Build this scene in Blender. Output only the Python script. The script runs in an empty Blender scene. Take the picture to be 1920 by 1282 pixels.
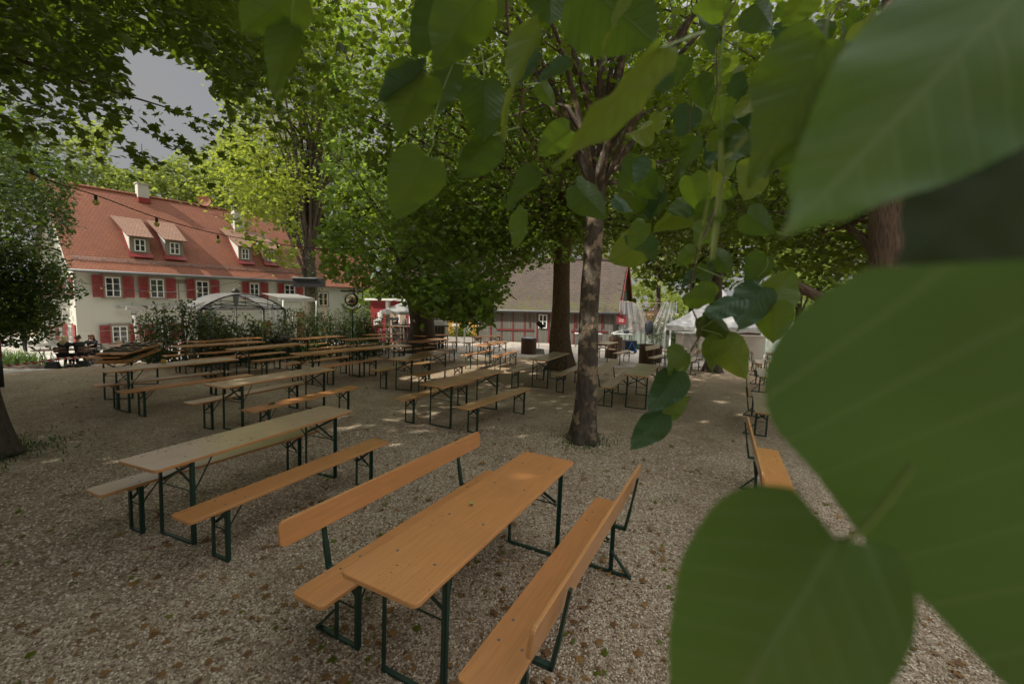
import bpy, bmesh, math, random
import numpy as np
from mathutils import Vector, Matrix, noise as mnoise
random.seed(7); RNG = np.random.default_rng(11)
PI = math.pi
S = bpy.context.scene
COL = S.collection

# ------------------------------------------------------------------ camera, sky, sun
FPX, PIT, ROL, CAMH = 820.0, math.radians(5.385), 0.0226, 2.188
CX, CY = 960.0, 641.0
FW = np.array([0, math.cos(PIT), -math.sin(PIT)])
_R0 = np.array([1.0, 0, 0]); _U0 = np.cross(_R0, FW)
RT = math.cos(ROL)*_R0 + math.sin(ROL)*_U0
UP = -math.sin(ROL)*_R0 + math.cos(ROL)*_U0
EYE = np.array([0, 0, CAMH])
cd = bpy.data.cameras.new('camera'); cam = bpy.data.objects.new('camera', cd); COL.objects.link(cam)
cd.sensor_width = 36; cd.lens = FPX/1920*36; cd.clip_start = .01; cd.clip_end = 2000
cam.matrix_world = Matrix(((RT[0], UP[0], -FW[0], 0), (RT[1], UP[1], -FW[1], 0), (RT[2], UP[2], -FW[2], CAMH), (0, 0, 0, 1)))
cd.dof.use_dof = True; cd.dof.focus_distance = 4.5; cd.dof.aperture_fstop = 3.6
S.camera = cam
S.view_settings.view_transform = 'Standard'; S.view_settings.look = 'None'
S.view_settings.exposure = 0.3; S.view_settings.gamma = 1
SUN_AZ, SUN_EL = math.radians(238), math.radians(41)      # azimuth clockwise from +Y
SUND = np.array([math.sin(SUN_AZ)*math.cos(SUN_EL), math.cos(SUN_AZ)*math.cos(SUN_EL), math.sin(SUN_EL)])
W = bpy.data.worlds.new('World'); S.world = W; W.use_nodes = True
wn, wl = W.node_tree.nodes, W.node_tree.links
wn.clear()
sky = wn.new('ShaderNodeTexSky'); sky.sky_type = 'NISHITA'; sky.sun_disc = False
sky.sun_elevation = SUN_EL; sky.sun_rotation = SUN_AZ; sky.dust_density = 4; sky.air_density = 1.2
bg1 = wn.new('ShaderNodeBackground'); bg1.inputs[1].default_value = .08; wl.new(sky.outputs[0], bg1.inputs[0])
bg2 = wn.new('ShaderNodeBackground'); bg2.inputs[0].default_value = (1, .985, .98, 1); bg2.inputs[1].default_value = .48
wt = wn.new('ShaderNodeTexCoord'); wsx = wn.new('ShaderNodeSeparateXYZ'); wl.new(wt.outputs['Generated'], wsx.inputs[0])
wg = wn.new('ShaderNodeMapRange'); wg.inputs[1].default_value = .42; wg.inputs[2].default_value = .85; wg.inputs[3].default_value = .27; wg.inputs[4].default_value = 2.0   # bright thin overcast, brightest overhead
wg.interpolation_type = 'SMOOTHSTEP'; wl.new(wsx.outputs[2], wg.inputs[0]); wl.new(wg.outputs[0], bg2.inputs[1])
wnz = wn.new('ShaderNodeTexNoise'); wnz.inputs['Scale'].default_value = 2.2; wnz.inputs['Detail'].default_value = 6
wr = wn.new('ShaderNodeMapRange'); wr.inputs[1].default_value = .3; wr.inputs[2].default_value = .6; wr.inputs[3].default_value = .75; wr.inputs[4].default_value = .97
wl.new(wt.outputs['Generated'], wnz.inputs['Vector']); wl.new(wnz.outputs[0], wr.inputs[0])
wm = wn.new('ShaderNodeMixShader'); wl.new(wr.outputs[0], wm.inputs[0]); wl.new(bg1.outputs[0], wm.inputs[1]); wl.new(bg2.outputs[0], wm.inputs[2])
wo = wn.new('ShaderNodeOutputWorld'); wl.new(wm.outputs[0], wo.inputs[0])
sd = bpy.data.lights.new('sun', 'SUN'); sd.energy = 5.0; sd.angle = math.radians(.53); sd.color = (1, .93, .82)
sun = bpy.data.objects.new('sun', sd); COL.objects.link(sun)
sun.rotation_euler = Vector(SUND).to_track_quat('Z', 'Y').to_euler()
S.cycles.max_bounces = 8; S.cycles.diffuse_bounces = 4; S.cycles.transmission_bounces = 6; S.cycles.transparent_max_bounces = 8
S.cycles.use_adaptive_sampling = False

# ------------------------------------------------------------------ photo geometry helpers
def sp(x, w=1.5): return w*np.logaddexp(0, np.asarray(x, float)/w)
def terr(x, y):
    x = np.asarray(x, float); y = np.asarray(y, float)
    r = np.hypot(x, y); s = -(.86*x-.51*y)
    q = np.clip((s-16.)/5.5, 0, 1); z = -.018*np.clip(x, -40, 40)-.006*(sp(r-3.5)-.1)-.03*sp(np.minimum(r, 90)-16)-.95*q*q*(3-2*q)
    return z
def ray(px): return FW+RT*(px[0]-CX)/FPX-UP*(px[1]-CY)/FPX
def at(px, h=0.):                     # where the view line of a photo pixel meets the ground raised by h
    d = ray(px)
    t = np.exp(np.linspace(math.log(.6), math.log(150), 3000))
    P = EYE+d*t[:, None]
    f = P[:, 2]-(terr(P[:, 0], P[:, 1])+h)
    i = int(np.argmax(f < 0)) if (f < 0).any() else len(t)-1
    if i == 0: return P[0]
    a = f[i-1]/(f[i-1]-f[i]); return P[i-1]*(1-a)+P[i]*a
def dep(px, d): return EYE+ray(px)*d
def projv(P):
    d = P-EYE; z = d@FW; z = np.where(np.abs(z) < 1e-6, 1e-6, z)
    return CX+FPX*(d@RT)/z, CY-FPX*(d@UP)/z, z
def inpoly(x, y, poly):
    c = np.zeros(x.shape, bool); n = len(poly); j = n-1
    for i in range(n):
        xi, yi = poly[i]; xj, yj = poly[j]
        if yi != yj:
            c ^= ((yi > y) != (yj > y)) & (x < (xj-xi)*(y-yi)/(yj-yi)+xi)
        j = i
    return c

# ------------------------------------------------------------------ materials
class NT:
    def __init__(s, name):
        s.m = bpy.data.materials.new(name); s.m.use_nodes = True
        s.t = s.m.node_tree; s.n = s.t.nodes; s.l = s.t.links; s.n.clear()
        s.out = s.n.new('ShaderNodeOutputMaterial')
    def node(s, k, ins=None, **kw):
        n = s.n.new(k)
        for a, b in kw.items(): setattr(n, a, b)
        for a, b in (ins or {}).items():
            if hasattr(b, 'is_linked') or isinstance(b, bpy.types.NodeSocket): s.l.new(b, n.inputs[a])
            else: n.inputs[a].default_value = b
        return n
    def math(s, op, a, b=None, c=None, clamp=False):
        n = s.n.new('ShaderNodeMath'); n.operation = op; n.use_clamp = clamp
        for i, v in enumerate((a, b, c)):
            if v is None: continue
            if isinstance(v, (int, float)): n.inputs[i].default_value = v
            else: s.l.new(v, n.inputs[i])
        return n.outputs[0]
    def mix(s, f, a, b, blend='MIX'):
        n = s.n.new('ShaderNodeMix'); n.data_type = 'RGBA'; n.blend_type = blend
        for i, v in ((0, f), (6, a), (7, b)):
            if isinstance(v, (int, float)): n.inputs[i].default_value = v
            elif isinstance(v, tuple): n.inputs[i].default_value = (*v[:3], 1)
            else: s.l.new(v, n.inputs[i])
        return n.outputs[2]
    def ramp(s, f, stops):
        n = s.n.new('ShaderNodeValToRGB'); s.l.new(f, n.inputs[0]); e = n.color_ramp.elements
        while len(e) < len(stops): e.new(.5)
        for k, (p, c) in zip(e, stops):
            k.position = p; k.color = (*c, 1) if isinstance(c, tuple) else (c, c, c, 1)
        return n.outputs[0]
    def noise(s, vec, scale, detail=4, rough=.55, out=0):
        n = s.node('ShaderNodeTexNoise', {'Scale': scale, 'Detail': detail, 'Roughness': rough})
        if vec is not None: s.l.new(vec, n.inputs['Vector'])
        return n.outputs[out]
    def vor(s, vec, scale, feat='F1', out='Distance'):
        n = s.node('ShaderNodeTexVoronoi', {'Scale': scale}, feature=feat)
        s.l.new(vec, n.inputs['Vector']); return n.outputs[out]
    def coord(s, k='Object'): return s.node('ShaderNodeTexCoord').outputs[k]
    def mapping(s, vec, scale=(1, 1, 1)):
        n = s.node('ShaderNodeMapping', {'Scale': scale}); s.l.new(vec, n.inputs['Vector']); return n.outputs[0]
    def bsdf(s, col, rough=.7, bump=None, bstr=.3, bdist=.01, **kw):
        b = s.n.new('ShaderNodeBsdfPrincipled')
        for k, v in {'Base Color': col, 'Roughness': rough, **kw}.items():
            if isinstance(v, tuple): b.inputs[k].default_value = (*v[:3], 1)
            elif isinstance(v, (int, float)): b.inputs[k].default_value = v
            else: s.l.new(v, b.inputs[k])
        if bump is not None:
            bn = s.node('ShaderNodeBump', {'Strength': bstr, 'Distance': bdist, 'Height': bump})
            s.l.new(bn.outputs[0], b.inputs['Normal'])
        s.b = b; s.l.new(b.outputs[0], s.out.inputs[0]); return s
def lum(c, k): return tuple(min(1, v*k) for v in c)
def simple(name, col, rough=.6, var=.18, scale=6., bscale=60., bstr=.15, **kw):
    m = NT(name); o = m.coord()
    n = m.noise(o, scale, 5); c = m.mix(n, lum(col, 1-var), lum(col, 1+var))
    m.bsdf(c, rough, m.noise(o, bscale, 3), bstr, .004, **kw); return m.m
def wood_lacquer(name, col, dirt=.5, rough=.3):
    m = NT(name); o = m.coord()
    oi = m.node('ShaderNodeObjectInfo').outputs['Random']
    off = m.node('ShaderNodeVectorMath', {0: o, 1: (0, 0, 0)}, operation='ADD'); 
    cmb = m.node('ShaderNodeCombineXYZ', {'X': m.math('MULTIPLY', oi, 37.), 'Y': m.math('MULTIPLY', oi, 11.), 'Z': 0.}).outputs[0]
    m.l.new(cmb, off.inputs[1]); v = off.outputs[0]
    g = m.noise(m.mapping(v, (1.2, 22, 22)), 3., 5, .6)
    c = m.mix(m.ramp(g, [(.3, 0.), (.7, 1.)]), lum(col, .88), lum(col, 1.09))
    scr = m.noise(m.mapping(v, (.8, 14, 14)), 9., 3, .7); c = m.mix(m.ramp(scr, [(.68, 0.), (.76, .3)]), c, lum(col, .5))
    wear = m.noise(v, 4.1, 6, .7); c = m.mix(m.ramp(wear, [(.6, 0.), (.72, .35)]), c, (col[0]*.95+.05, col[1]*1.0+.09, col[2]+.10))
    st = m.noise(v, 2.3, 5, .6); c = m.mix(m.ramp(st, [(.45, 0.), (.75, .45)]), c, lum(col, .72))
    tone = m.math('MULTIPLY_ADD', oi, .22, .88)
    c = m.mix(1., c, m.node('ShaderNodeCombineXYZ', {'X': tone, 'Y': tone, 'Z': tone}).outputs[0], 'MULTIPLY')
    vd = m.vor(v, 16.); pat = m.noise(v, 1.9, 3)                     # bud scales and grime lying on the board
    th = m.math('MULTIPLY', m.ramp(pat, [(.47, 0.), (.7, 1.)]), .19*dirt)
    spk = m.math('LESS_THAN', vd, th)
    vd2 = m.vor(m.mapping(v, (1.3, .8, 1)), 41.); spk2 = m.math('LESS_THAN', vd2, m.math('MULTIPLY', th, 1.1))
    both = m.math('MAXIMUM', spk, spk2)
    c = m.mix(m.math('MULTIPLY', both, .8), c, (.10, .045, .018))
    ro = m.math('ADD', m.math('MULTIPLY', st, .3), rough-.1)
    m.bsdf(c, ro, m.math('ADD', g, both), .12, .003, **{'Coat Weight': .6, 'Coat Roughness': .2, 'Specular IOR Level': .5}); return m.m
M = {}
M['orange'] = wood_lacquer('orange lacquered wood', (.60, .27, .095), .75)
M['orange_sheen'] = wood_lacquer('littered orange wood with painted sheen', (.60, .43, .29), 1.7)  # litter is real; the paled base colour stands in for sky sheen
M['olive'] = wood_lacquer('yellow brown lacquered wood', (.46, .275, .115), .7)
M['pale'] = wood_lacquer('pale worn wood with painted sheen', (.50, .40, .26), .35, .38)  # pale wood whose tone also carries sky reflection
M['edge'] = wood_lacquer('bare board edge', (.62, .30, .11), 0)
M['green'] = simple('dark green steel', (.012, .045, .032), .38, .3, 9, 80, .1, **{'Metallic': 0.})
M['cleat'] = simple('rough cleat wood', (.36, .19, .08), .7)
M['black'] = simple('black plastic', (.015, .015, .017), .4)
M['white'] = simple('white paint', (.74, .74, .71), .55, .06)
M['metalgrey'] = simple('grey metal', (.16, .17, .17), .55, .2, **{'Metallic': .3})
M['rust'] = simple('iron dark', (.05, .045, .04), .5)
M['red'] = simple('red paint', (.24, .026, .026), .55, .2)
M['redbright'] = simple('bright red', (.24, .025, .028), .5, .1)
M['stone'] = simple('sandstone', (.22, .19, .145), .85, .22, 8, 40, .4)
M['concrete'] = simple('concrete', (.33, .31, .28), .85, .2, 4, 60, .4)
M['brownwood'] = simple('brown wood', (.10, .048, .026), .6, .3, 5, 60, .3)
M['darkcloth'] = simple('black cloth', (.012, .012, .014), .9, .3)
M['skin'] = simple('skin', (.50, .28, .20), .5, .08)
M['blonde'] = simple('blonde hair', (.50, .38, .20), .5, .25, 40)
M['brownhair'] = simple('brown hair', (.09, .045, .025), .5, .25, 40)
M['auburn'] = simple('auburn hair', (.16, .06, .03), .5, .25, 40)
M['whitehair'] = simple('white hair', (.62, .60, .58), .6, .1, 40)
M['yellow'] = simple('ochre board', (.45, .22, .035), .7, .15)
M['blue'] = simple('blue plastic', (.01, .07, .22), .4)
M['leather'] = simple('dark leather', (.012, .013, .016), .35)
M['rope'] = simple('rope', (.28, .22, .15), .8)
M['lilac'] = simple('iris petals', (.14, .07, .30), .6)
def glass_mat(name, col=(.02, .024, .026)):
    m = NT(name); o = m.coord(); m.bsdf(m.mix(m.noise(o, 3, 3), lum(col, .5), lum(col, 1.8)), .06, m.noise(o, 2.2, 2), .05, .02, **{'Specular IOR Level': .9}); return m.m
M['glass'] = glass_mat('window glass')
def plaster():
    m = NT('white lime plaster'); o = m.coord()
    n = m.noise(o, .7, 6, .6); c = m.mix(n, (.44, .435, .375), (.51, .505, .44))
    z = m.node('ShaderNodeSeparateXYZ', {0: o}).outputs[2]
    dirt = m.math('MULTIPLY', m.ramp(m.math('MULTIPLY', m.noise(m.mapping(o, (3, 3, .4)), 1.5, 5), 1.), [(.5, 0.), (.8, 1.)]), .25)
    c = m.mix(dirt, c, (.40, .39, .33))
    m.bsdf(c, .9, m.noise(o, 30, 4), .25, .01); return m.m
M['plaster'] = plaster()
def tiles(name, c1, c2, mossy=0., rw=.19, rh=.20):
    m = NT(name); uv = m.coord('UV')
    wob = m.node('ShaderNodeVectorMath', {0: uv}, operation='ADD')
    nz = m.node('ShaderNodeVectorMath', {0: m.noise(uv, 1.7, 3, .5, 'Color'), 1: (.05, .10, 0)}, operation='MULTIPLY')
    m.l.new(nz.outputs[0], wob.inputs[1]); v = wob.outputs[0]
    b = m.node('ShaderNodeTexBrick', {'Color1': (*c1, 1), 'Color2': (*c2, 1), 'Mortar': (*lum(c1, .3), 1), 'Scale': 1., 'Mortar Size': .014, 'Mortar Smooth': .4,
                                     'Bias': 0., 'Brick Width': rw, 'Row Height': rh}, offset=.5, squash=1.)
    m.l.new(v, b.inputs['Vector'])
    sx = m.node('ShaderNodeSeparateXYZ', {0: v})
    fr = m.math('FRACT', m.math('DIVIDE', sx.outputs[1], rh))              # each course laps over the one below
    n = m.noise(uv, 1.1, 6, .65); c = m.mix(m.ramp(n, [(.35, 0.), (.75, .7)]), b.outputs['Color'], lum(c1, .48))
    n3 = m.noise(uv, 9, 3); c = m.mix(m.math('MULTIPLY', n3, .4), c, lum(c2, 1.25))
    if mossy:
        n2 = m.noise(uv, 2.2, 6, .7)
        lowm = m.math('SUBTRACT', 1., m.math('MULTIPLY', sx.outputs[1], .26), clamp=True)
        f = m.math('MULTIPLY', m.ramp(m.math('ADD', n2, m.math('MULTIPLY', lowm, .25)), [(.66, 0.), (.80, .85)]), mossy)
        c = m.mix(f, c, (.075, .075, .018))
    h = m.math('ADD', m.math('MULTIPLY', m.math('SUBTRACT', 1., fr), .8), m.math('MULTIPLY', b.outputs['Fac'], -.6))
    h = m.math('ADD', h, m.math('MULTIPLY', m.noise(uv, 12, 3), .4 if mossy else .15))
    m.bsdf(c, .85, h, .8, .035); return m.m
M['tiles'] = tiles('red clay tiles', (.235, .082, .038), (.19, .060, .028))
M['tiles_old'] = tiles('weathered brown tiles', (.25, .14, .09), (.20, .105, .065))
M['barntiles'] = tiles('old mossy tiles', (.058, .044, .034), (.10, .072, .054), 1., .19, .17)  # old dark tiles, darkened further for the shade on the shed roof
def boards(name, c1, c2, w=.17):
    m = NT(name); uv = m.coord('UV')
    b = m.node('ShaderNodeTexBrick', {'Color1': (*c1, 1), 'Color2': (*c2, 1), 'Mortar': (*lum(c1, .12), 1), 'Scale': 1., 'Mortar Size': .006, 'Mortar Smooth': .2,
                                     'Bias': -.2, 'Brick Width': w, 'Row Height': 20.}, offset=.0, squash=1.)
    m.l.new(uv, b.inputs['Vector'])
    g = m.noise(m.mapping(uv, (26, 1.2, 1)), 1.6, 6, .65); c = m.mix(m.ramp(g, [(.3, 0.), (.75, .8)]), b.outputs['Color'], lum(c1, .42))
    n = m.noise(uv, .8, 4); c = m.mix(m.math('MULTIPLY', n, .35), c, lum(c2, .5))
    m.bsdf(c, .85, m.math('SUBTRACT', g, m.math('MULTIPLY', b.outputs['Fac'], 2.)), .5, .012); return m.m
M['greyboards'] = boards('weathered grey boards', (.15, .14, .12), (.21, .20, .17))
M['slats'] = boards('dark slats', (.17, .13, .095), (.24, .19, .14), .11)
def bark(name, c1, c2, c3=None, sc=1.):
    m = NT(name); o = m.coord('UV')
    v = m.mapping(o, (11*sc, 4.2*sc, 1)); n = m.noise(v, 2.2, 8, .75); vo = m.vor(m.mapping(o, (16*sc, 5.5*sc, 1)), 1.7)
    h = m.math('ADD', n, m.math('MULTIPLY', vo, .5))
    c = m.mix(m.ramp(h, [(.4, 0.), (.85, 1.)]), c1, c2)
    if c3:
        p = m.noise(m.mapping(o, (2.5, 2.5, 1)), 1.6, 5, .6); c = m.mix(m.ramp(p, [(.52, 0.), (.6, .8)]), c, c3)
    li = m.noise(m.mapping(o, (30, 30, 1)), 1., 2); c = m.mix(m.ramp(li, [(.68, 0.), (.74, .5)]), c, (.25, .26, .20))
    m.bsdf(c, .9, h, 1., .03); return m.m
M['bark'] = bark('dark maple bark', (.028, .022, .016), (.095, .073, .053))
M['bark2'] = bark('ridged brown bark', (.042, .028, .017), (.15, .10, .064), None, .8)
M['bark3'] = bark('flaking mottled bark', (.028, .023, .017), (.10, .08, .06), (.36, .27, .18), .7)
M['twig'] = simple('twig bark', (.09, .045, .028), .6, .3, 30)
M['petiole'] = simple('green petiole', (.16, .24, .05), .5, .15, 20)
def gravel(name, stones=True):
    m = NT(name); o = m.coord()
    v1 = m.node('ShaderNodeTexVoronoi', {'Scale': 72.}); m.l.new(m.mapping(o, (1, 1, .2)), v1.inputs['Vector'])
    cc = m.node('ShaderNodeSeparateColor', {0: v1.outputs['Color']})
    base = m.ramp(cc.outputs[0], [(0., (.15, .10, .065)), (.25, (.33, .255, .165)), (.6, (.48, .395, .28)), (.9, (.68, .595, .46))])
    big = m.noise(o, .55, 6, .62); mid = m.noise(o, 2.6, 6, .7)
    lit = m.math('ADD', m.math('MULTIPLY', big, .6), m.math('MULTIPLY', mid, .55))
    f = m.ramp(lit, [(.44, 0.), (.64, 1.)])
    fine = m.noise(o, 34, 4, .7); litter = m.mix(fine, (.07, .04, .024), (.28, .18, .105))
    f2 = m.math('MULTIPLY', f, m.ramp(m.noise(o, 17, 4, .7), [(.38, .15), (.6, 1.)]))
    c = m.mix(m.math('MULTIPLY', f2, .75), base, litter)
    sx = m.node('ShaderNodeSeparateXYZ', {0: o})
    far = m.math('MULTIPLY', m.math('SUBTRACT', sx.outputs[1], 5.), .11, clamp=True)
    c = m.mix(m.math('MULTIPLY', far, m.ramp(m.noise(m.mapping(o, (1, .5, 1)), .9, 5, .7), [(.3, .25), (.65, .75)])), c, (.40, .29, .175))
    dots = m.ramp(m.vor(o, 9.), [(.06, 1.), (.1, 0.)]); c = m.mix(m.math('MULTIPLY', dots, .6), c, (.20, .10, .04))
    h = m.math('ADD', m.math('MULTIPLY', v1.outputs['Distance'], -1.2), m.math('MULTIPLY', fine, .5))
    m.bsdf(c, .92, h, .9, .012); return m.m
M['gravel'] = gravel('gravel with leaf litter')
M['paving'] = simple('light sandy paving', (.44, .41, .36), .9, .14, 1.5, 90, .4)
M['path'] = simple('compacted path', (.34, .295, .245), .9, .22, 1.1, 70, .5)
M['grassbase'] = simple('lawn', (.09, .16, .03), .95, .35, 2.5, 60, .6)
M['soil'] = simple('soil', (.07, .05, .03), .95, .3)
def stone_mat():
    m = NT('limestone chips'); a = m.node('ShaderNodeAttribute', attribute_name='tint').outputs['Fac']
    c = m.ramp(a, [(0., (.13, .09, .06)), (.2, (.31, .245, .16)), (.55, (.48, .405, .295)), (.9, (.70, .62, .50))])
    m.bsdf(c, .85); return m.m
M['stones'] = stone_mat()
def leafmat(name, dark, light, trans, tf=.42, rough=.42):
    m = NT(name); a = m.node('ShaderNodeAttribute', attribute_name='tint').outputs['Fac']
    c = m.mix(a, dark, light); t = m.mix(a, lum(trans, .8), lum(trans, 1.2))
    m.bsdf(c, rough, **{'Specular IOR Level': .4})
    tr = m.node('ShaderNodeBsdfTranslucent', {'Color': t}); mx = m.node('ShaderNodeMixShader', {0: tf})
    m.l.new(m.b.outputs[0], mx.inputs[1]); m.l.new(tr.outputs[0], mx.inputs[2]); m.l.new(mx.outputs[0], m.out.inputs[0]); return m.m
M['lf_maple'] = leafmat('maple leaves', (.034, .068, .010), (.07, .11, .016), (.17, .25, .016), .46)
M['lf_dark'] = leafmat('dark maple leaves', (.042, .09, .022), (.14, .21, .05), (.26, .40, .04), .48, .36)
M['lf_shaded'] = leafmat('shade darkened hornbeam leaves', (.018, .042, .010), (.05, .085, .018), (.10, .16, .015), .4)  # shade over this crown is put into the darker leaf colour
M['lf_yellow'] = leafmat('yellow green maple leaves', (.08, .125, .012), (.15, .19, .03), (.36, .43, .045), .52)
M['lf_linden'] = leafmat('linden leaves', (.038, .075, .012), (.08, .125, .016), (.21, .29, .018), .48)
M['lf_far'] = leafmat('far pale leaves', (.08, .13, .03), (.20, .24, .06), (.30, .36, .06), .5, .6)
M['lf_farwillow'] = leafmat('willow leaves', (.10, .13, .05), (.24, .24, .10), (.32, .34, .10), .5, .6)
M['lf_shrub'] = leafmat('laurel leaves', (.028, .055, .018), (.075, .11, .03), (.14, .20, .03), .3, .3)
M['lf_grass'] = leafmat('iris leaf blades', (.035, .085, .018), (.09, .16, .04), (.16, .26, .04), .35)
M['lf_dead'] = leafmat('dead leaves', (.12, .055, .02), (.34, .20, .07), (.25, .14, .03), .2, .7)
def nearleaf(name, top, veincol, trans, tf=.5, bs=.6, rg=.42, vs=.45, mot=.3):
    m = NT(name); uv = m.coord('UV'); s = m.node('ShaderNodeSeparateXYZ', {0: uv}); u = s.outputs[0]; v = m.math('ABSOLUTE', m.math('SUBTRACT', s.outputs[1], .5))
    # side veins leave the midrib slanting to the tip
    q = m.math('SUBTRACT', u, m.math('MULTIPLY', v, .55)); fr = m.math('ABSOLUTE', m.math('SUBTRACT', m.math('FRACT', m.math('MULTIPLY', q, 9.)), .5))
    vein = m.ramp(fr, [(0., 1.), (.06, .25), (.10, 0.)]); mid = m.ramp(v, [(0., 1.), (.012, .9), (.022, 0.)])
    fine = m.math('ABSOLUTE', m.math('SUBTRACT', m.math('FRACT', m.math('MULTIPLY', m.math('ADD', u, v), 60.)), .5))
    allv = m.math('MAXIMUM', vein, mid)
    o = m.coord(); n = m.noise(uv, 5, 6, .6); c = m.mix(n, lum(top, .75), lum(top, 1.25)); c = m.mix(m.ramp(m.noise(uv, 1.6, 3), [(.4, 0.), (.75, mot)]), c, (top[0]*1.4, top[1]*.95, top[2]*.5))
    c = m.mix(m.math('MULTIPLY', allv, vs), c, veincol)
    spots = m.ramp(m.noise(uv, 22, 3), [(.70, 0.), (.76, .7)]); c = m.mix(spots, c, (.10, .07, .02))
    t = m.mix(m.math('MULTIPLY', allv, .5), trans, lum(trans, .45))
    m.bsdf(c, rg, m.math('ADD', m.math('MULTIPLY', m.math('MAXIMUM', allv, m.math('MULTIPLY', fr, .9)), -1.), m.math('MULTIPLY', fine, -.10)), bs, .0022, **{'Specular IOR Level': .35})
    tr = m.node('ShaderNodeBsdfTranslucent', {'Color': t}); mx = m.node('ShaderNodeMixShader', {0: tf})
    m.l.new(m.b.outputs[0], mx.inputs[1]); m.l.new(tr.outputs[0], mx.inputs[2]); m.l.new(mx.outputs[0], m.out.inputs[0]); return m.m
M['nl'] = nearleaf('near linden leaf', (.065, .135, .022), (.18, .27, .06), (.24, .36, .025), .58)
M['nl_dark'] = nearleaf('near linden leaf dark', (.04, .09, .018), (.12, .19, .035), (.15, .25, .015), .5)
M['nl_bright'] = nearleaf('near linden leaf bright', (.12, .20, .03), (.28, .34, .08), (.34, .44, .04), .6)
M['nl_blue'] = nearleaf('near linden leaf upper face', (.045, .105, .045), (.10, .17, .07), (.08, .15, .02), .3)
M['nl_sheen'] = nearleaf('near linden leaf with painted sheen', (.115, .225, .075), (.26, .38, .16), (.22, .36, .04), .45, .2, .5, .7, .6)  # bright sky reflection is put into this lighter green
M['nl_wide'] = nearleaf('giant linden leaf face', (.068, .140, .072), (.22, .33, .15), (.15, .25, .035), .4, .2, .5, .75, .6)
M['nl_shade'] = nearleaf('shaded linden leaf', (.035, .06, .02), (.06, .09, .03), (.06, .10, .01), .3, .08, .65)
M['bract'] = simple('linden bract', (.30, .38, .12), .5, .1)
def stripes():
    m = NT('red white barrier tape'); uv = m.coord('UV'); s = m.node('ShaderNodeSeparateXYZ', {0: uv})
    f = m.math('GREATER_THAN', m.math('FRACT', m.math('MULTIPLY', m.math('ADD', s.outputs[0], s.outputs[1]), 5.)), .5)
    m.bsdf(m.mix(f, (.55, .05, .03), (.72, .70, .66)), .5); return m.m
M['tape'] = stripes()
def tarp(name, col, a):
    m = NT(name); o = m.coord(); c = m.mix(m.noise(o, 2.5, 5), lum(col, .75), lum(col, 1.1))
    m.bsdf(c, .35, m.noise(m.mapping(o, (1, 1, .35)), 3.5, 4), .6, .06)
    tr = m.node('ShaderNodeBsdfTransparent'); mx = m.node('ShaderNodeMixShader', {0: a}); tl = m.node('ShaderNodeBsdfTranslucent', {'Color': (*col, 1)})
    m2 = m.node('ShaderNodeMixShader', {0: .5}); m.l.new(m.b.outputs[0], m2.inputs[1]); m.l.new(tl.outputs[0], m2.inputs[2])
    m.l.new(m2.outputs[0], mx.inputs[1]); m.l.new(tr.outputs[0], mx.inputs[2]); m.l.new(mx.outputs[0], m.out.inputs[0]); return m.m
M['film'] = tarp('clear plastic sheeting', (.62, .72, .66), .45)
M['tent'] = tarp('white tent fabric', (.56, .56, .55), .0)
M['tentclear'] = tarp('white sheer cloth', (.62, .63, .64), .5)
def bulbmat():
    m = NT('yellow festoon bulb'); m.bsdf((.62, .52, .12), .15, **{'Transmission Weight': .35, 'Specular IOR Level': .8}); return m.m
M['bulb'] = bulbmat()

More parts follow.
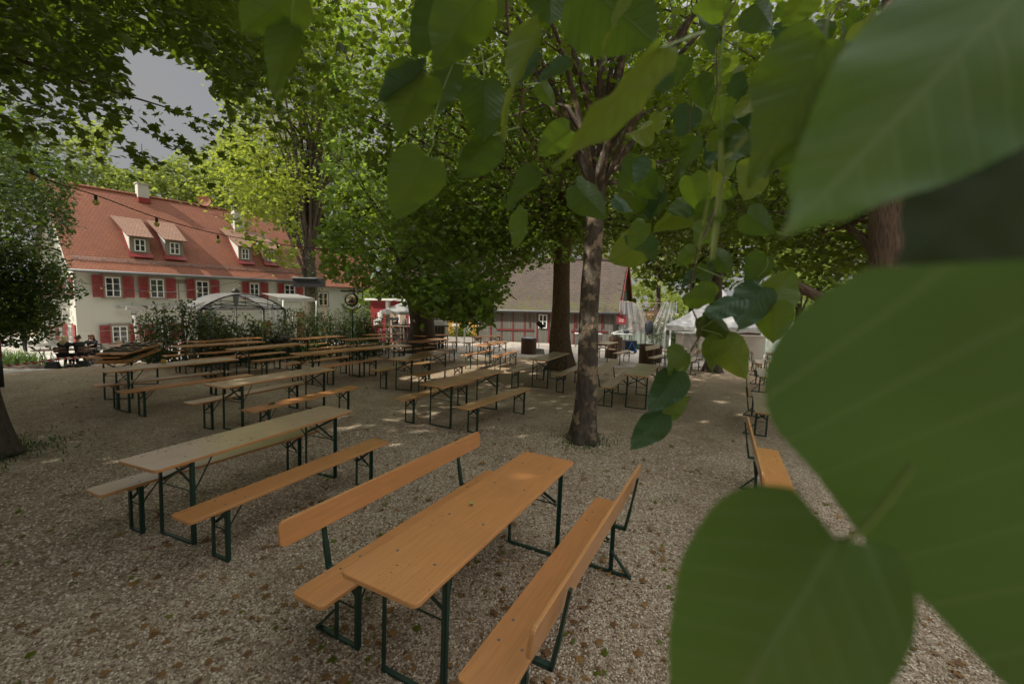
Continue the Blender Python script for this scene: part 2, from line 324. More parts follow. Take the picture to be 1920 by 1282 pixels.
# ------------------------------------------------------------------ mesh helpers
def link(name, me, m=None, parent=None, loc=None):
    o = bpy.data.objects.new(name, me); COL.objects.link(o)
    if m is not None and me is not None:
        for x in (m if isinstance(m, (list, tuple)) else [m]): me.materials.append(x)
    if parent: o.parent = parent
    if loc is not None: o.location = loc
    return o
def tag(o, label=None, cat=None, group=None, kind=None):
    for k, v in (('label', label), ('category', cat), ('group', group), ('kind', kind)):
        if v: o[k] = v
    return o
def empty(name, loc=(0, 0, 0), rz=0., label=None, cat=None, group=None):
    o = bpy.data.objects.new(name, None); COL.objects.link(o); o.location = loc; o.rotation_euler = (0, 0, rz); o.empty_display_size = .2
    return tag(o, label, cat, group)
class MB:
    def __init__(s): s.v = []; s.f = []; s.mi = []; s.uv = []; s.sm = []
    def face(s, idx, mi=0, uv=None, smooth=False): s.f.append(tuple(idx)); s.mi.append(mi); s.uv.append(uv); s.sm.append(smooth)
    def add(s, pts, faces, mi=0, smooth=False):
        b = len(s.v); s.v += [tuple(p) for p in pts]
        for f in faces: s.face([b+i for i in f], mi, None, smooth)
        return s
    def box(s, c, d, mi=0, R=None):
        x, y, z = d[0]/2, d[1]/2, d[2]/2
        P = [Vector((a*x, b*y, e*z)) for e in (-1, 1) for b in (-1, 1) for a in (-1, 1)]
        if R is not None: P = [R@p for p in P]
        P = [p+Vector(c) for p in P]
        return s.add(P, [(0, 2, 3, 1), (4, 5, 7, 6), (0, 1, 5, 4), (2, 6, 7, 3), (0, 4, 6, 2), (1, 3, 7, 5)], mi)
    def bar(s, p, q, w, h, mi=0, up=(0, 0, 1)):
        p = Vector(p); q = Vector(q); d = q-p; L = d.length
        if L < 1e-6: return s
        d.normalize(); u = Vector(up)
        if abs(d.dot(u)) > .98: u = Vector((0, 1, 0))
        a = d.cross(u).normalized(); b = a.cross(d)
        R = Matrix((d, a, b)).transposed()
        return s.box((p+q)/2, (L, w, h), mi, R)
    def tube(s, pts, rad, n=8, mi=0, cap=True, smooth=True):
        pts = [Vector(p) for p in pts]
        if isinstance(rad, (int, float)): rad = [rad]*len(pts)
        b0 = len(s.v); u = None; Lc = 0; rows = []
        for i, p in enumerate(pts):
            d = (pts[min(i+1, len(pts)-1)]-pts[max(i-1, 0)])
            d = d.normalized() if d.length > 1e-9 else Vector((0, 0, 1))
            if u is None: u = d.orthogonal().normalized()
            u = (u-d*u.dot(d)); u = u.normalized() if u.length > 1e-6 else d.orthogonal().normalized()
            w = d.cross(u)
            if i: Lc += (p-pts[i-1]).length
            rows.append(Lc)
            for k in range(n):
                a = 2*PI*k/n; s.v.append(tuple(p+(u*math.cos(a)+w*math.sin(a))*rad[i]))
        r0 = max(rad)*2*PI
        for i in range(len(pts)-1):
            for k in range(n):
                k2 = (k+1) % n; a = b0+i*n
                s.face((a+k, a+k2, a+n+k2, a+n+k), mi, ((k/n*r0, rows[i]), ((k+1)/n*r0, rows[i]), ((k+1)/n*r0, rows[i+1]), (k/n*r0, rows[i+1])), smooth)
        if cap:
            s.face([b0+k for k in range(n)][::-1], mi); s.face([b0+(len(pts)-1)*n+k for k in range(n)], mi)
        return s
    def lathe(s, prof, n=16, mi=0, c=(0, 0, 0), smooth=True):
        b0 = len(s.v)
        for r, z in prof:
            for k in range(n):
                a = 2*PI*k/n; s.v.append((c[0]+r*math.cos(a), c[1]+r*math.sin(a), c[2]+z))
        for i in range(len(prof)-1):
            for k in range(n):
                k2 = (k+1) % n; s.face((b0+i*n+k, b0+i*n+k2, b0+(i+1)*n+k2, b0+(i+1)*n+k), mi, None, smooth)
        s.face([b0+k for k in range(n)][::-1], mi); s.face([b0+(len(prof)-1)*n+k for k in range(n)], mi)
        return s
    def prism(s, poly, z0, z1, mi=0, side=None, F=None):
        n = len(poly); F = F or (lambda x, y, z: (x, y, z)); b = len(s.v)
        s.v += [tuple(F(x, y, z0)) for x, y in poly]+[tuple(F(x, y, z1)) for x, y in poly]
        s.face([b+i for i in range(n)][::-1], mi); s.face([b+n+i for i in range(n)], mi)
        for i in range(n):
            j = (i+1) % n; s.face((b+i, b+j, b+n+j, b+n+i), mi if side is None else side)
        return s
    def quad(s, P, mi=0, uv=None):
        b = len(s.v); s.v += [tuple(p) for p in P]; s.face(range(b, b+len(P)), mi, uv); return s
    def mesh(s, name):
        me = bpy.data.meshes.new(name); me.from_pydata(s.v, [], s.f)
        me.polygons.foreach_set('material_index', s.mi); me.polygons.foreach_set('use_smooth', s.sm)
        if any(u is not None for u in s.uv):
            ul = me.uv_layers.new(name='UVMap'); i = 0
            for f, u in zip(s.f, s.uv):
                for k in range(len(f)):
                    ul.data[i].uv = u[k] if u is not None else (0, 0)
                    i += 1
        me.update(); return me
    def build(s, name, m, parent=None, loc=None, bevel=0.):
        me = s.mesh(name); o = link(name, me, m, parent, loc)
        if bevel:
            b = o.modifiers.new('bevel', 'BEVEL'); b.width = bevel; b.segments = 2; b.limit_method = 'ANGLE'; b.angle_limit = .7
        return o
def copy_tree(o, parent=None):
    c = o.copy(); COL.objects.link(c); c.parent = parent
    for ch in list(o.children): copy_tree(ch, c)
    return c
def rrect(L, Wd, r, n=4):
    P = []
    for cx, cy, a0 in ((L/2-r, Wd/2-r, 0), (-L/2+r, Wd/2-r, PI/2), (-L/2+r, -Wd/2+r, PI), (L/2-r, -Wd/2+r, 1.5*PI)):
        for k in range(n+1):
            a = a0+k*PI/2/n; P.append((cx+r*math.cos(a), cy+r*math.sin(a)))
    return P
def bigmesh(name, V, F, tint=None, mi=None, smooth=False):       # V (n,3), F (m,k) equal-size faces
    me = bpy.data.meshes.new(name); n, k = F.shape
    me.vertices.add(len(V)); me.vertices.foreach_set('co', V.astype(np.float32).ravel())
    me.loops.add(n*k); me.loops.foreach_set('vertex_index', F.astype(np.int32).ravel())
    me.polygons.add(n); me.polygons.foreach_set('loop_start', np.arange(0, n*k, k, dtype=np.int32))
    if smooth: me.polygons.foreach_set('use_smooth', np.ones(n, bool))
    if tint is not None:
        a = me.attributes.new('tint', 'FLOAT', 'FACE'); a.data.foreach_set('value', tint.astype(np.float32))
    me.update(calc_edges=True); return me

# ------------------------------------------------------------------ beer garden furniture (length along local X)
def leg_frame(mb, x, sgn, w, h, foot=0.):
    # U frame of angle iron across the board, X brace on top, lock rods to the board underside; sgn points to the middle
    yw = w/2-.028; t = .03; zt = h-.028
    for sy in (-1, 1):
        mb.box((x, sy*yw, zt/2), (.03, .004, zt)); mb.box((x-sgn*.013, sy*(yw-.013*sgn*1.), zt/2), (.004, .03, zt-.002))
    mb.box((x, 0, .012), (.028, 2*yw-.008, .022))
    mb.box((x, 0, zt-.012), (.028, 2*yw-.008, .020))
    bh = min(.24, h*.34)
    mb.bar((x+.017*sgn, -yw+.01, zt-.02), (x+.017*sgn, yw-.01, zt-bh), .005, .024)
    mb.bar((x+.023*sgn, yw-.01, zt-.02), (x+.023*sgn, -yw+.01, zt-bh), .005, .024)
    mb.bar((x+.004, -yw+.01, zt-bh-.03), (x+.004, yw-.01, zt-bh-.03), .008, .008)
    for sy in (-1, 1): mb.bar((x+.01*sgn, sy*(yw-.012), h*.60), (x+sgn*h*.40, sy*yw*.25, zt-.004), .009, .009)
    if foot:                                   # bench with backrest: long foot, slanting stay, bent arm that carries the back board
        y0 = foot*yw; y1 = foot*(w/2+.15)
        mb.box((x, (y0+y1)/2+foot*.003, .012), (.030, abs(y1-y0), .024)); mb.bar((x, y1-foot*.01, .02), (x, y0+foot*.004, .20), .030, .014)
        mb.box((x+.034*sgn, foot*(w/2-.01), h-.052), (.034, .21, .022))
        a = (x+.034*sgn, foot*(w/2+.085), h-.06); b = (x+.034*sgn, foot*(w/2+.118), .60); c = (x+.034*sgn, foot*(w/2+.158), .855)
        mb.bar(a, b, .034, .022); mb.bar(b, c, .030, .016)
def board_mesh(L, Wd, h, th):
    mb = MB(); mb.prism(rrect(L, Wd, .035), h-th, h, 0, 1); return mb
def proto(kind):
    L = 2.2
    if kind == 'table': w, h, th, ins = .50, .77, .027, .30
    else: w, h, th, ins = .255, .48, .027, .30
    root = empty({'table': 'beer_table', 'bench': 'beer_bench', 'backl': 'backrest_bench', 'backr': 'backrest_bench'}[kind])
    o = board_mesh(L, w, h, th).build('tabletop' if kind == 'table' else 'seat', [M['orange'], M['edge']], root, None, .005)
    for s in (-1, 1):
        mb = MB(); f = {'backl': 1, 'backr': -1}.get(kind, 0)
        leg_frame(mb, s*(L/2-ins), -s, w, h, f); mb.build('leg_frame', M['green'], root)
        c = MB(); c.box((s*(L/2-ins+.055), 0, h-th-.0175), (.045, w-.10, .034)); c.build('cleat', M['cleat'], root)
    bolts = MB(); 
    for s in (-1, 1):
        for k in (-1, 1):
            for dx in ((0, .5) if kind == 'table' else (0, .16)):
                bolts.lathe([(.009, 0), (.008, .0016), (.0, .002)], 10, 0, (s*(L/2-ins-dx), k*w*.26, h))
    bolts.build('bolts', M['metalgrey'], root)
    if kind in ('backl', 'backr'):
        f = 1 if kind == 'backl' else -1; P = rrect(L, .155, .04)
        mb = MB(); tilt = .13
        def F(x, y, z): return (x, f*(w/2+.105+math.sin(tilt)*(y)+z), .787+y*math.cos(tilt)-.0*z)
        mb.prism(P, -.011, .011, 0, 1, F); mb.build('backrest', [M['orange'], M['edge']], root, None, .004)
    return root
PROTO = {k: proto(k) for k in ('table', 'bench', 'backl', 'backr')}
PUSED = set()
A0 = 1.13
WOODM = {'o': None, 'l': 'orange_sheen', 'y': 'olive', 'p': 'pale'}
WORD = {'o': 'orange', 'l': 'orange', 'y': 'yellow brown', 'p': 'pale'}
def put(kind, c, az, wood, label, group):
    h = .77 if kind == 'table' else .48
    if kind in PUSED: o = copy_tree(PROTO[kind])
    else: o = PROTO[kind]; PUSED.add(kind)
    D = np.array([math.cos(az), math.sin(az)]); N = np.array([-D[1], D[0]])
    z = lambda u, v: float(terr(c[0]+D[0]*u+N[0]*v, c[1]+D[1]*u+N[1]*v))
    za, zb = z(-.8, 0), z(.8, 0); ya, yb = z(0, -.25), z(0, .25)
    X = Vector((D[0]*1.6, D[1]*1.6, zb-za)).normalized(); Y = Vector((N[0]*.5, N[1]*.5, yb-ya)).normalized(); Z = X.cross(Y).normalized(); Y = Z.cross(X)
    Rm = Matrix((X, Y, Z)).transposed().to_4x4(); Rm.translation = Vector((c[0], c[1], z(0, 0)-.004))
    o.matrix_world = Rm
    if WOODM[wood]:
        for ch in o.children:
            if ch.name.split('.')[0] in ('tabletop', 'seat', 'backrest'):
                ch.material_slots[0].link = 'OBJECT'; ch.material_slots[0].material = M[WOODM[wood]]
    tag(o, label, {'table': 'table'}.get(kind, 'bench'), group)
    return o
def line_pos(near, far, h):
    a = at(near, h); az = A0
    if far is not None:
        b = at(far, h); m = math.atan2(b[1]-a[1], b[0]-a[0]); az = max(A0-.13, min(A0+.13, m)); c = (a+b)/2
    else: c = a+np.array([math.cos(az), math.sin(az), 0])*1.1
    return c[:2], az
TABS = {}
def table(key, near, far, wood, phrase, left='bench', right='bench'):
    c, az = line_pos(near, far, .77)
    put('table', c, az, wood, phrase[0], 'long beer garden tables'); TABS[key] = (c, az)
def bench(kind, near, far, wood, label, ref=None, side=0, al=0., off=.6):
    if ref:
        c0, az = TABS[ref]; D = np.array([math.cos(az), math.sin(az)]); N = np.array([D[1], -D[0]])
        c = c0+N*side*off+D*al
    elif near is None:
        b = at(far, .48); az = A0; c = (b-np.array([math.cos(az), math.sin(az), 0])*1.1)[:2]
    else: c, az = line_pos(near, far, .48)
    g = 'plain beer benches' if kind == 'bench' else 'beer benches with backrests'
    put(kind, c, az, wood, label, g)
TL = [
 ('T1', (694, 1104), (1028, 853), 'o', 'clean orange beer table nearest the camera, between two benches with backrests'),
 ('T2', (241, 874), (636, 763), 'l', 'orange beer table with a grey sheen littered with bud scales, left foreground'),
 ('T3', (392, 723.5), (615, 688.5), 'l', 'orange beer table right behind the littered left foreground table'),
 ('T4', (806, 722), (926, 692.5), 'y', 'yellow brown beer table left of the mottled tree trunk, before the sun patch'),
 ('T8', (890, 649.5), (949, 638.5), 'o', 'beer table blazing white in the patch of sunlight'),
 ('T9', (1002, 675.5), (1055, 659.5), 'p', 'pale beer table standing between the thick brown trunk and the sun patch'),
 ('T10', (1189, 704.5), (1217, 681.5), 'p', 'pale beer table right of the mottled trunk, nearest there'),
 ('T11', (737, 675), (834, 657.5), 'y', 'yellow brown beer table directly left of the sun patch'),
 ('TA', (187, 694), (433, 671), 'p', 'leftmost beer table with fallen leaves, in front of the stacked boards'),  # pale wood here stands in for sheen on the top
 ('TB1', (361, 640.5), (480, 632), 'o', 'farthest orange beer table in front of the left hedge'),
 ('TB2', (343, 648), (478, 640), 'o', 'beer table with barrier tape tied to its near left corner'),
 ('TC', (435, 654.5), (562, 643), 'o', 'orange beer table before the mossy stone in the hedge'),
 ('TE', (563, 662.5), (679, 652), 'o', 'orange beer table in front of the ivy covered trunk, third row'),
 ('TE2', (668, 652.5), (745, 648), 'o', 'orange beer table in line behind the third row table'),
 ('TF', (557, 635), (637, 629.5), 'o', 'far beer table right at the foot of the ivy covered tree'),
 ('TG', (648, 636.5), (728, 631.5), 'o', 'far beer table in front of the round pub sign'),
 ('TH', (694, 627), (750, 624.8), 'o', 'beer table beside the slatted counter, nearest the white tent post'),
 ('TJ', (784, 629), (836, 626.5), 'o', 'beer table right at the foot of the double trunked tree'),
 ('TK', (766, 642), (838, 633.5), 'o', 'beer table in front of the double trunked tree'),
 ('T12', (889, 631), (932, 629), 'o', 'beer table closest to the front of the grey shed'),
 ('T13', (1235, 664), (1290, 650), 'p', 'pale beer table half hidden by hanging leaves before the grill'),
 ('T14', (1122, 645.5), (1152, 640), 'p', 'pale beer table beside the tree stump, near the shed corner'),
 ('TR', (1452, 664), (1447, 656), 'p', 'pale beer table by the plastic screen at the right edge'),
]
for k, n, f, w, lb in TL: table(k, n, f, w, (lb,))
BL = [
 ('backr', None, None, 'o', 'bench with backrest at the bottom centre, right of the nearest table', 'T1', 1, .03, .585),
 ('backl', None, None, 'o', 'bench with backrest left of the nearest table', 'T1', -1, .035, .555),
 ('bench', (332, 972), (715, 823), 'o', 'long orange bench right of the littered left foreground table'),
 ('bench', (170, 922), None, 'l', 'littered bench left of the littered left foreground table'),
 ('bench', (452, 771), (670, 722.5), 'o', 'orange bench with a green leaf lying on its seat'),
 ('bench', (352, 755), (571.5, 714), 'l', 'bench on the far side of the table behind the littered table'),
 ('bench', (744.5, 748), (882, 714), 'y', 'yellow brown bench left of the yellow brown table by the mottled trunk'),
 ('bench', (866, 764.5), (987, 726), 'y', 'yellow brown bench closest to the mottled trunk on its left'),
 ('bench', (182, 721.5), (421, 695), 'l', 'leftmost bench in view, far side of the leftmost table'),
 ('bench', (220, 734), (470, 701), 'o', 'long bench on the near side of the leftmost table'),
 ('bench', None, None, 'o', 'bench left of the farthest table before the left hedge', 'TB1', -1, 0, .6),
 ('bench', None, None, 'o', 'bench right of the farthest table before the left hedge', 'TB1', 1, 0, .6),
 ('bench', None, None, 'o', 'bench left of the table with barrier tape tied on', 'TB2', -1, 0, .6),
 ('bench', None, None, 'o', 'bench right of the table with barrier tape tied on', 'TB2', 1, 0, .6),
 ('bench', None, None, 'o', 'bench left of the table before the mossy stone', 'TC', -1, 0, .6),
 ('bench', (474, 676), None, 'o', 'bench right of the table before the mossy stone'),
 ('bench', (537, 682), (655, 667), 'o', 'bench on the left of the third row table'),
 ('bench', (600, 688), (712, 670), 'o', 'bench on the right of the third row table, partly sunlit'),
 ('bench', None, None, 'o', 'bench right of the table at the ivy covered tree', 'TF', 1, 0, .6),
 ('bench', None, None, 'o', 'bench left of the table at the ivy covered tree', 'TF', -1, 0, .6),
 ('bench', None, None, 'o', 'bench left of the table before the pub sign', 'TG', -1, 0, .6),
 ('bench', None, None, 'o', 'bench right of the table before the pub sign', 'TG', 1, 0, .6),
 ('bench', None, None, 'o', 'bench right of the table beside the slatted counter', 'TH', 1, 0, .6),
 ('bench', None, None, 'o', 'bench right of the table at the double trunk foot', 'TJ', 1, 0, .6),
 ('bench', (741, 657), (812, 649), 'o', 'bench left of the table in front of the double trunk'),
 ('bench', (782, 661), (858, 652), 'o', 'bench right of the table in front of the double trunk, edge in sun'),
 ('bench', (865, 666.5), (925, 655), 'o', 'sunlit bench left of the white blazing table'),
 ('bench', (921, 670), (971, 656.5), 'o', 'sunlit bench right of the white blazing table'),
 ('bench', (960, 694.5), (1018, 680), 'p', 'pale bench between the sun patch and the thick brown trunk'),
 ('bench', (1043, 703), None, 'p', 'pale bench running behind the mottled trunk'),
 ('bench', (699, 694.5), (812, 676.5), 'y', 'bench left of the table beside the sun patch, far end sunlit'),
 ('bench', (773, 703.5), (872, 682), 'y', 'bench standing over the left end of the sun patch'),
 ('bench', (871, 642.5), None, 'o', 'bench left of the table closest to the grey shed'),
 ('backl', (1135, 725.5), None, 'p', 'pale bench with backrest just right of the mottled trunk'),
 ('backr', None, None, 'p', 'pale bench with backrest behind the hanging leaves', 'T10', 1, 0, .6),
 ('backl', None, None, 'p', 'pale backrest bench beside the slatted bin stump', 'T13', -1, 0, .6),
 ('backr', None, None, 'p', 'pale backrest bench right of the half hidden table before the grill', 'T13', 1, 0, .6),
 ('bench', None, None, 'p', 'pale bench left of the table near the shed corner', 'T14', -1, 0, .6),
 ('bench', (1152, 663), (1180, 656), 'p', 'pale bench standing by the tree stump'),
 ('backl', None, (1436, 840), 'o', 'worn orange backrest bench nearest the giant leaf at right'),
 ('backl', (1430, 774.5), (1423, 735), 'p', 'second backrest bench along the giant leaf at right'),
 ('backl', (1434, 708.6), (1425, 689), 'p', 'third backrest bench along the giant leaf at right'),
 ('backl', (1424, 681), None, 'p', 'farthest backrest bench along the giant leaf at right'),
 ('bench', (1450, 680), None, 'p', 'plain pale bench beside the table by the plastic screen'),
]
for b in BL: bench(*b)

# trestle with folded boards stacked on it
sa, sb = at((227, 746)), at((269, 722)); sc = (sa+sb)/2; saz = math.atan2(sb[1]-sa[1], sb[0]-sa[0])
put('table', sc[:2], saz, 'o', 'orange beer table carrying a stack of folded benches, far left', 'long beer garden tables')
def folded(L, w, th, name, c, rz, lab, cat, up=True):
    z0 = float(terr(c[0], c[1]))
    o = empty(name, (c[0], c[1], z0+c[2]), rz, lab, cat, 'folded boards stacked on the far left table')
    MB().prism(rrect(L, w, .03), 0, th, 0, 1).build('seat' if w < .3 else 'tabletop', [M['orange'], M['edge']], o, None, .004)
    for s in (-1, 1):
        mb = MB(); x0 = s*.80
        for sy in (-1, 1): mb.box((x0-s*.30, sy*(w/2-.04), th+.016), (.62, .028, .03))
        mb.box((x0-s*.60, 0, th+.016), (.03, w-.108, .028)); mb.box((x0, 0, th+.016), (.03, w-.108, .028)); mb.bar((x0, -w*.35, th+.03), (x0-s*.5, w*.35, th+.03), .02, .006)
        mb.build('leg_frame', M['green'], o)
    return o
DD = np.array([math.cos(saz), math.sin(saz)]); NN = np.array([DD[1], -DD[0]])
k = 0
for (n, a, z, w, l, nm, lab, dr) in (
   (0, .0, .772, .50, 2.2, 'folded_table', 'folded table lying flat at the bottom of the stack', .03),
   (-.08, .05, .836, .50, 2.2, 'folded_table', 'folded table with green legs second from the bottom', -.05),
   (-.14, .1, .90, .255, 2.2, 'folded_bench', 'folded bench on top of the stack, left one', .02),
   (.14, .04, .90, .255, 2.2, 'folded_bench', 'folded bench on top of the stack, right one', -.03)):
    p = sc[:2]+NN*n+DD*a
    folded(l, w, .027, nm, (p[0], p[1], z), saz+dr, lab, 'folded table' if 'table' in nm else 'folded bench')

# leaf lying on a bench seat, crumpled leaf on the near table, orange fruit on the leftmost table
def flat_leaf(name, P, size, rz, mat, label):
    mb = MB(); n = 10; pts = [(0, 0, .004)]
    for i in range(n):
        a = 2*PI*i/n; r = size*(.6+.4*(i % 2))*(1 if i else 1.25); pts.append((r*math.cos(a), r*.8*math.sin(a), .006+.012*math.sin(a*2+1)+.004*(i % 3)))
    mb.add(pts, [(0, i+1, (i+1) % n+1) for i in range(n)])
    o = mb.build(name, mat, None, tuple(P)); o.rotation_euler = (0, 0, rz); return tag(o, label, 'leaf')
def solid(c): return M[c]
flat_leaf('fallen_leaf', at((508, 757), .483), .07, .5, M['lf_maple'], 'green maple leaf lying on a bench seat')
flat_leaf('fallen_leaf', at((884, 946), .773), .022, 1.5, M['bract'], 'small pale crumpled leaf on the nearest table')
fr = MB().lathe([(.0, 0), (.03, .006), (.045, .035), (.04, .065), (.012, .08), (0, .078)], 14).build('yellow_fruit', simple('yellow fruit', (.6, .32, .04), .5), None, tuple(at((307, 681), .772)))
tag(fr, 'small round yellow fruit lying on the leftmost table', 'fruit')

# ------------------------------------------------------------------ ground
def grid_axis(n, reach, fine):
    t = np.linspace(-1, 1, n); return np.sign(t)*(fine*np.abs(t)+(reach-fine)*np.abs(t)**6)
gx = grid_axis(221, 420, 48); gy = grid_axis(221, 420, 48)+14
X, Y = np.meshgrid(gx, gy, indexing='ij'); V = np.stack([X.ravel(), Y.ravel(), terr(X, Y).ravel()], 1)
ii, jj = np.meshgrid(np.arange(220), np.arange(220), indexing='ij'); q = (ii*221+jj).ravel()
g = link('ground', bigmesh('ground', V, np.stack([q, q+221, q+222, q+1], 1), smooth=True), M['gravel']); tag(g, kind='structure')
def sheet(name, poly, mat, lift, step=.4, wob=.15):
    P = np.array(poly); x0, y0 = P.min(0); x1, y1 = P.max(0)
    nx, ny = int((x1-x0)/step)+2, int((y1-y0)/step)+2
    xs = x0+np.arange(nx)*step; ys = y0+np.arange(ny)*step; X, Y = np.meshgrid(xs, ys, indexing='ij')
    cx, cy = X[:-1, :-1]+step/2, Y[:-1, :-1]+step/2
    w = wob*np.sin(cx*2.1)+wob*np.sin(cy*1.7+1)
    ins = inpoly(cx+w, cy+w, poly)
    I, J = np.nonzero(ins); q = I*ny+J
    V = np.stack([X.ravel(), Y.ravel(), terr(X, Y).ravel()+lift], 1); F = np.stack([q, q+ny, q+ny+1, q+1], 1)
    used = np.unique(F); rm = np.zeros(len(V), int); rm[used] = np.arange(len(used))
    return tag(link(name, bigmesh(name, V[used], rm[F], smooth=True), mat), kind='structure')
def gp(*pxs): return [tuple(at(p)[:2]) for p in pxs]
sheet('paving', gp((-260, 726), (80, 693), (190, 685), (300, 677), (360, 682), (470, 668), (620, 658), (700, 652))+[(-4, 44), (-22, 48), (-50, 34), (-40, 12)], M['paving'], .012, .3, .08)
sheet('path', gp((640, 664), (760, 668), (860, 670), (1000, 670), (1045, 674), (1100, 690), (1290, 690), (1560, 668))+[(26, 33), (9.5, 30), (6.5, 28.6), (-6, 29), (-7, 40), (-10, 36)], M['path'], .018, .3, .1)
sheet('lawn', [(7.5, 30), (12, 28.5), (30, 31), (45, 60), (5, 62), (4, 40)], M['grassbase'], .024, .5, .1)

# limestone chips lying in the near gravel
def stones(n, region, size):
    ph = (1+5**.5)/2
    ico = np.array([(-1, ph, 0), (1, ph, 0), (-1, -ph, 0), (1, -ph, 0), (0, -1, ph), (0, 1, ph), (0, -1, -ph), (0, 1, -ph), (ph, 0, -1), (ph, 0, 1), (-ph, 0, -1), (-ph, 0, 1)])/1.9
    fc = np.array([(0, 11, 5), (0, 5, 1), (0, 1, 7), (0, 7, 10), (0, 10, 11), (1, 5, 9), (5, 11, 4), (11, 10, 2), (10, 7, 6), (7, 1, 8), (3, 9, 4), (3, 4, 2), (3, 2, 6), (3, 6, 8), (3, 8, 9), (4, 9, 5), (2, 4, 11), (6, 2, 10), (8, 6, 7), (9, 8, 1)])
    u = RNG.random((n, 2)); r = region[0]*(region[1]/region[0])**u[:, 0]; a = region[2]+(region[3]-region[2])*u[:, 1]
    x, y = r*np.sin(a), r*np.cos(a)
    s = size*(.5+1.0*RNG.random((n, 1, 3)))*np.array([1, .8, .55])*(1+.12*r[:, None, None])/1.3
    P = ico[None]*(1+.25*(RNG.random((n, 12, 1))-.5))*s
    A = RNG.random(n)*2*PI; c, sn = np.cos(A)[:, None], np.sin(A)[:, None]; B = RNG.normal(0, .5, n); cb, sb = np.cos(B)[:, None], np.sin(B)[:, None]
    X0 = P[:, :, 0]*cb+P[:, :, 2]*sb; Z0 = -P[:, :, 0]*sb+P[:, :, 2]*cb
    X1 = X0*c-P[:, :, 1]*sn; Y1 = X0*sn+P[:, :, 1]*c
    V = np.stack([X1+x[:, None], Y1+y[:, None], Z0+(terr(x, y)+size*.22)[:, None]], 2).reshape(-1, 3)
    F = (fc[None]+12*np.arange(n)[:, None, None]).reshape(-1, 3)
    return V, F, np.repeat(RNG.random(n), 20)
V, F, T = stones(72000, (1.3, 7.5, -1.05, .95), .0085)
tag(link('gravel_chips', bigmesh('gravel_chips', V, F, T), M['stones']), 'pale limestone chips covering the beer garden floor in the foreground', 'gravel', None, 'stuff')

# ------------------------------------------------------------------ leaves as real geometry
MAPLE_H = [(0, 0), (.30, -.02), (.52, .22), (.34, .34), (.62, .62), (.26, .62), (0, 1.05)]
HEART_H = [(0, 0), (.22, -.07), (.46, .18), (.42, .50), (.20, .82), (.03, .98), (0, 1.08)]
OVAL_H = [(0, 0), (.15, .12), (.24, .38), (.22, .62), (.12, .85), (.03, .97), (0, 1.05)]
def leaf_tpl(half, fold=.18, droop=.18):
    R_ = [(x, y, x*fold-droop*y*y) for x, y in half]; L_ = [(-x, y, x*fold-droop*y*y) for x, y in half[1:-1]]
    V = np.array(R_+L_); V[:, 1] -= 0
    n = len(half); F = np.array([list(range(n)), [0]+[n-1]+[n+i for i in range(n-3, -1, -1)]])
    return V, F
TPL = {'maple': leaf_tpl(MAPLE_H), 'heart': leaf_tpl(HEART_H), 'oval': leaf_tpl(OVAL_H), 'blade': leaf_tpl([(0, 0), (.10, .2), (.09, .6), (.04, .9), (0, 1.05)], .3, .1)}
CLEARSUN = []         # (point on the light path, radius): gaps in the canopy through which the sun reaches the ground
def sungap(P, r): CLEARSUN.append((np.array(P, float), r))
def leaves(name, pos, size, tpl, mat, parent=None, flat=.55, clear=(), rnd=RNG, hang=0., tintb=0.):
    """pos (n,3), size (n,). flat: how level the blades lie. clear: photo polygons kept free. Sun gaps are left open."""
    keep = np.ones(len(pos), bool)
    if clear:
        x, y, z = projv(pos); 
        jx = x+RNG.normal(0, 9, len(x)); jy = y+RNG.normal(0, 7, len(y))
        for poly in clear: keep &= ~(inpoly(jx, jy, poly) & (z > 0))
    for P, r in CLEARSUN:
        d = pos-P; t = d@SUND; q = d-t[:, None]*SUND; keep &= ~((np.einsum('ij,ij->i', q, q) < r*r) & (t > .4))
    pos = pos[keep]; size = size[keep]; n = len(pos)
    if n == 0: return None
    V, F = TPL[tpl]
    az = RNG.random(n)*2*PI; el = RNG.normal(-.45-hang, .55*(1-flat)+.15, n); ro = RNG.normal(0, .9*(1-flat)+.15, n)
    d = np.stack([np.cos(az)*np.cos(el), np.sin(az)*np.cos(el), np.sin(el)], 1)
    s = np.stack([-np.sin(az), np.cos(az), 0*az], 1); u = np.cross(s, d)
    s2 = s*np.cos(ro)[:, None]+u*np.sin(ro)[:, None]; u2 = -s*np.sin(ro)[:, None]+u*np.cos(ro)[:, None]
    u2 *= -1; 
    P = pos[:, None]+(V[None, :, 0:1]*s2[:, None]+V[None, :, 1:2]*d[:, None]+V[None, :, 2:3]*(-u2)[:, None])*size[:, None, None]
    FF = (F[None]+len(V)*np.arange(n)[:, None, None]).reshape(-1, F.shape[1])
    ti = np.clip(RNG.beta(2, 2, n)*.8+tintb+.1, 0, 1)
    me = bigmesh(name, P.reshape(-1, 3), FF, np.repeat(ti, 2)); return link(name, me, mat, parent)
def sprays(c, r, ncl, per, spr=.55, flatz=.28, shell=.35):
    """leaf positions: ncl flattened sprays spread through ellipsoid c, r"""
    u = RNG.normal(size=(ncl, 3)); u /= np.linalg.norm(u, axis=1)[:, None]
    rad = (shell+(1-shell)*RNG.random(ncl)**.6)[:, None]
    cc = np.array(c)+u*rad*np.array(r)
    out = np.array(u); out[:, 2] = 0
    k = RNG.normal(size=(ncl, per, 3))*np.array([spr, spr, spr*flatz])
    rr = np.hypot(k[:, :, 0], k[:, :, 1]); k[:, :, 2] -= .25*rr**2/spr
    return (cc[:, None]+k).reshape(-1, 3), cc
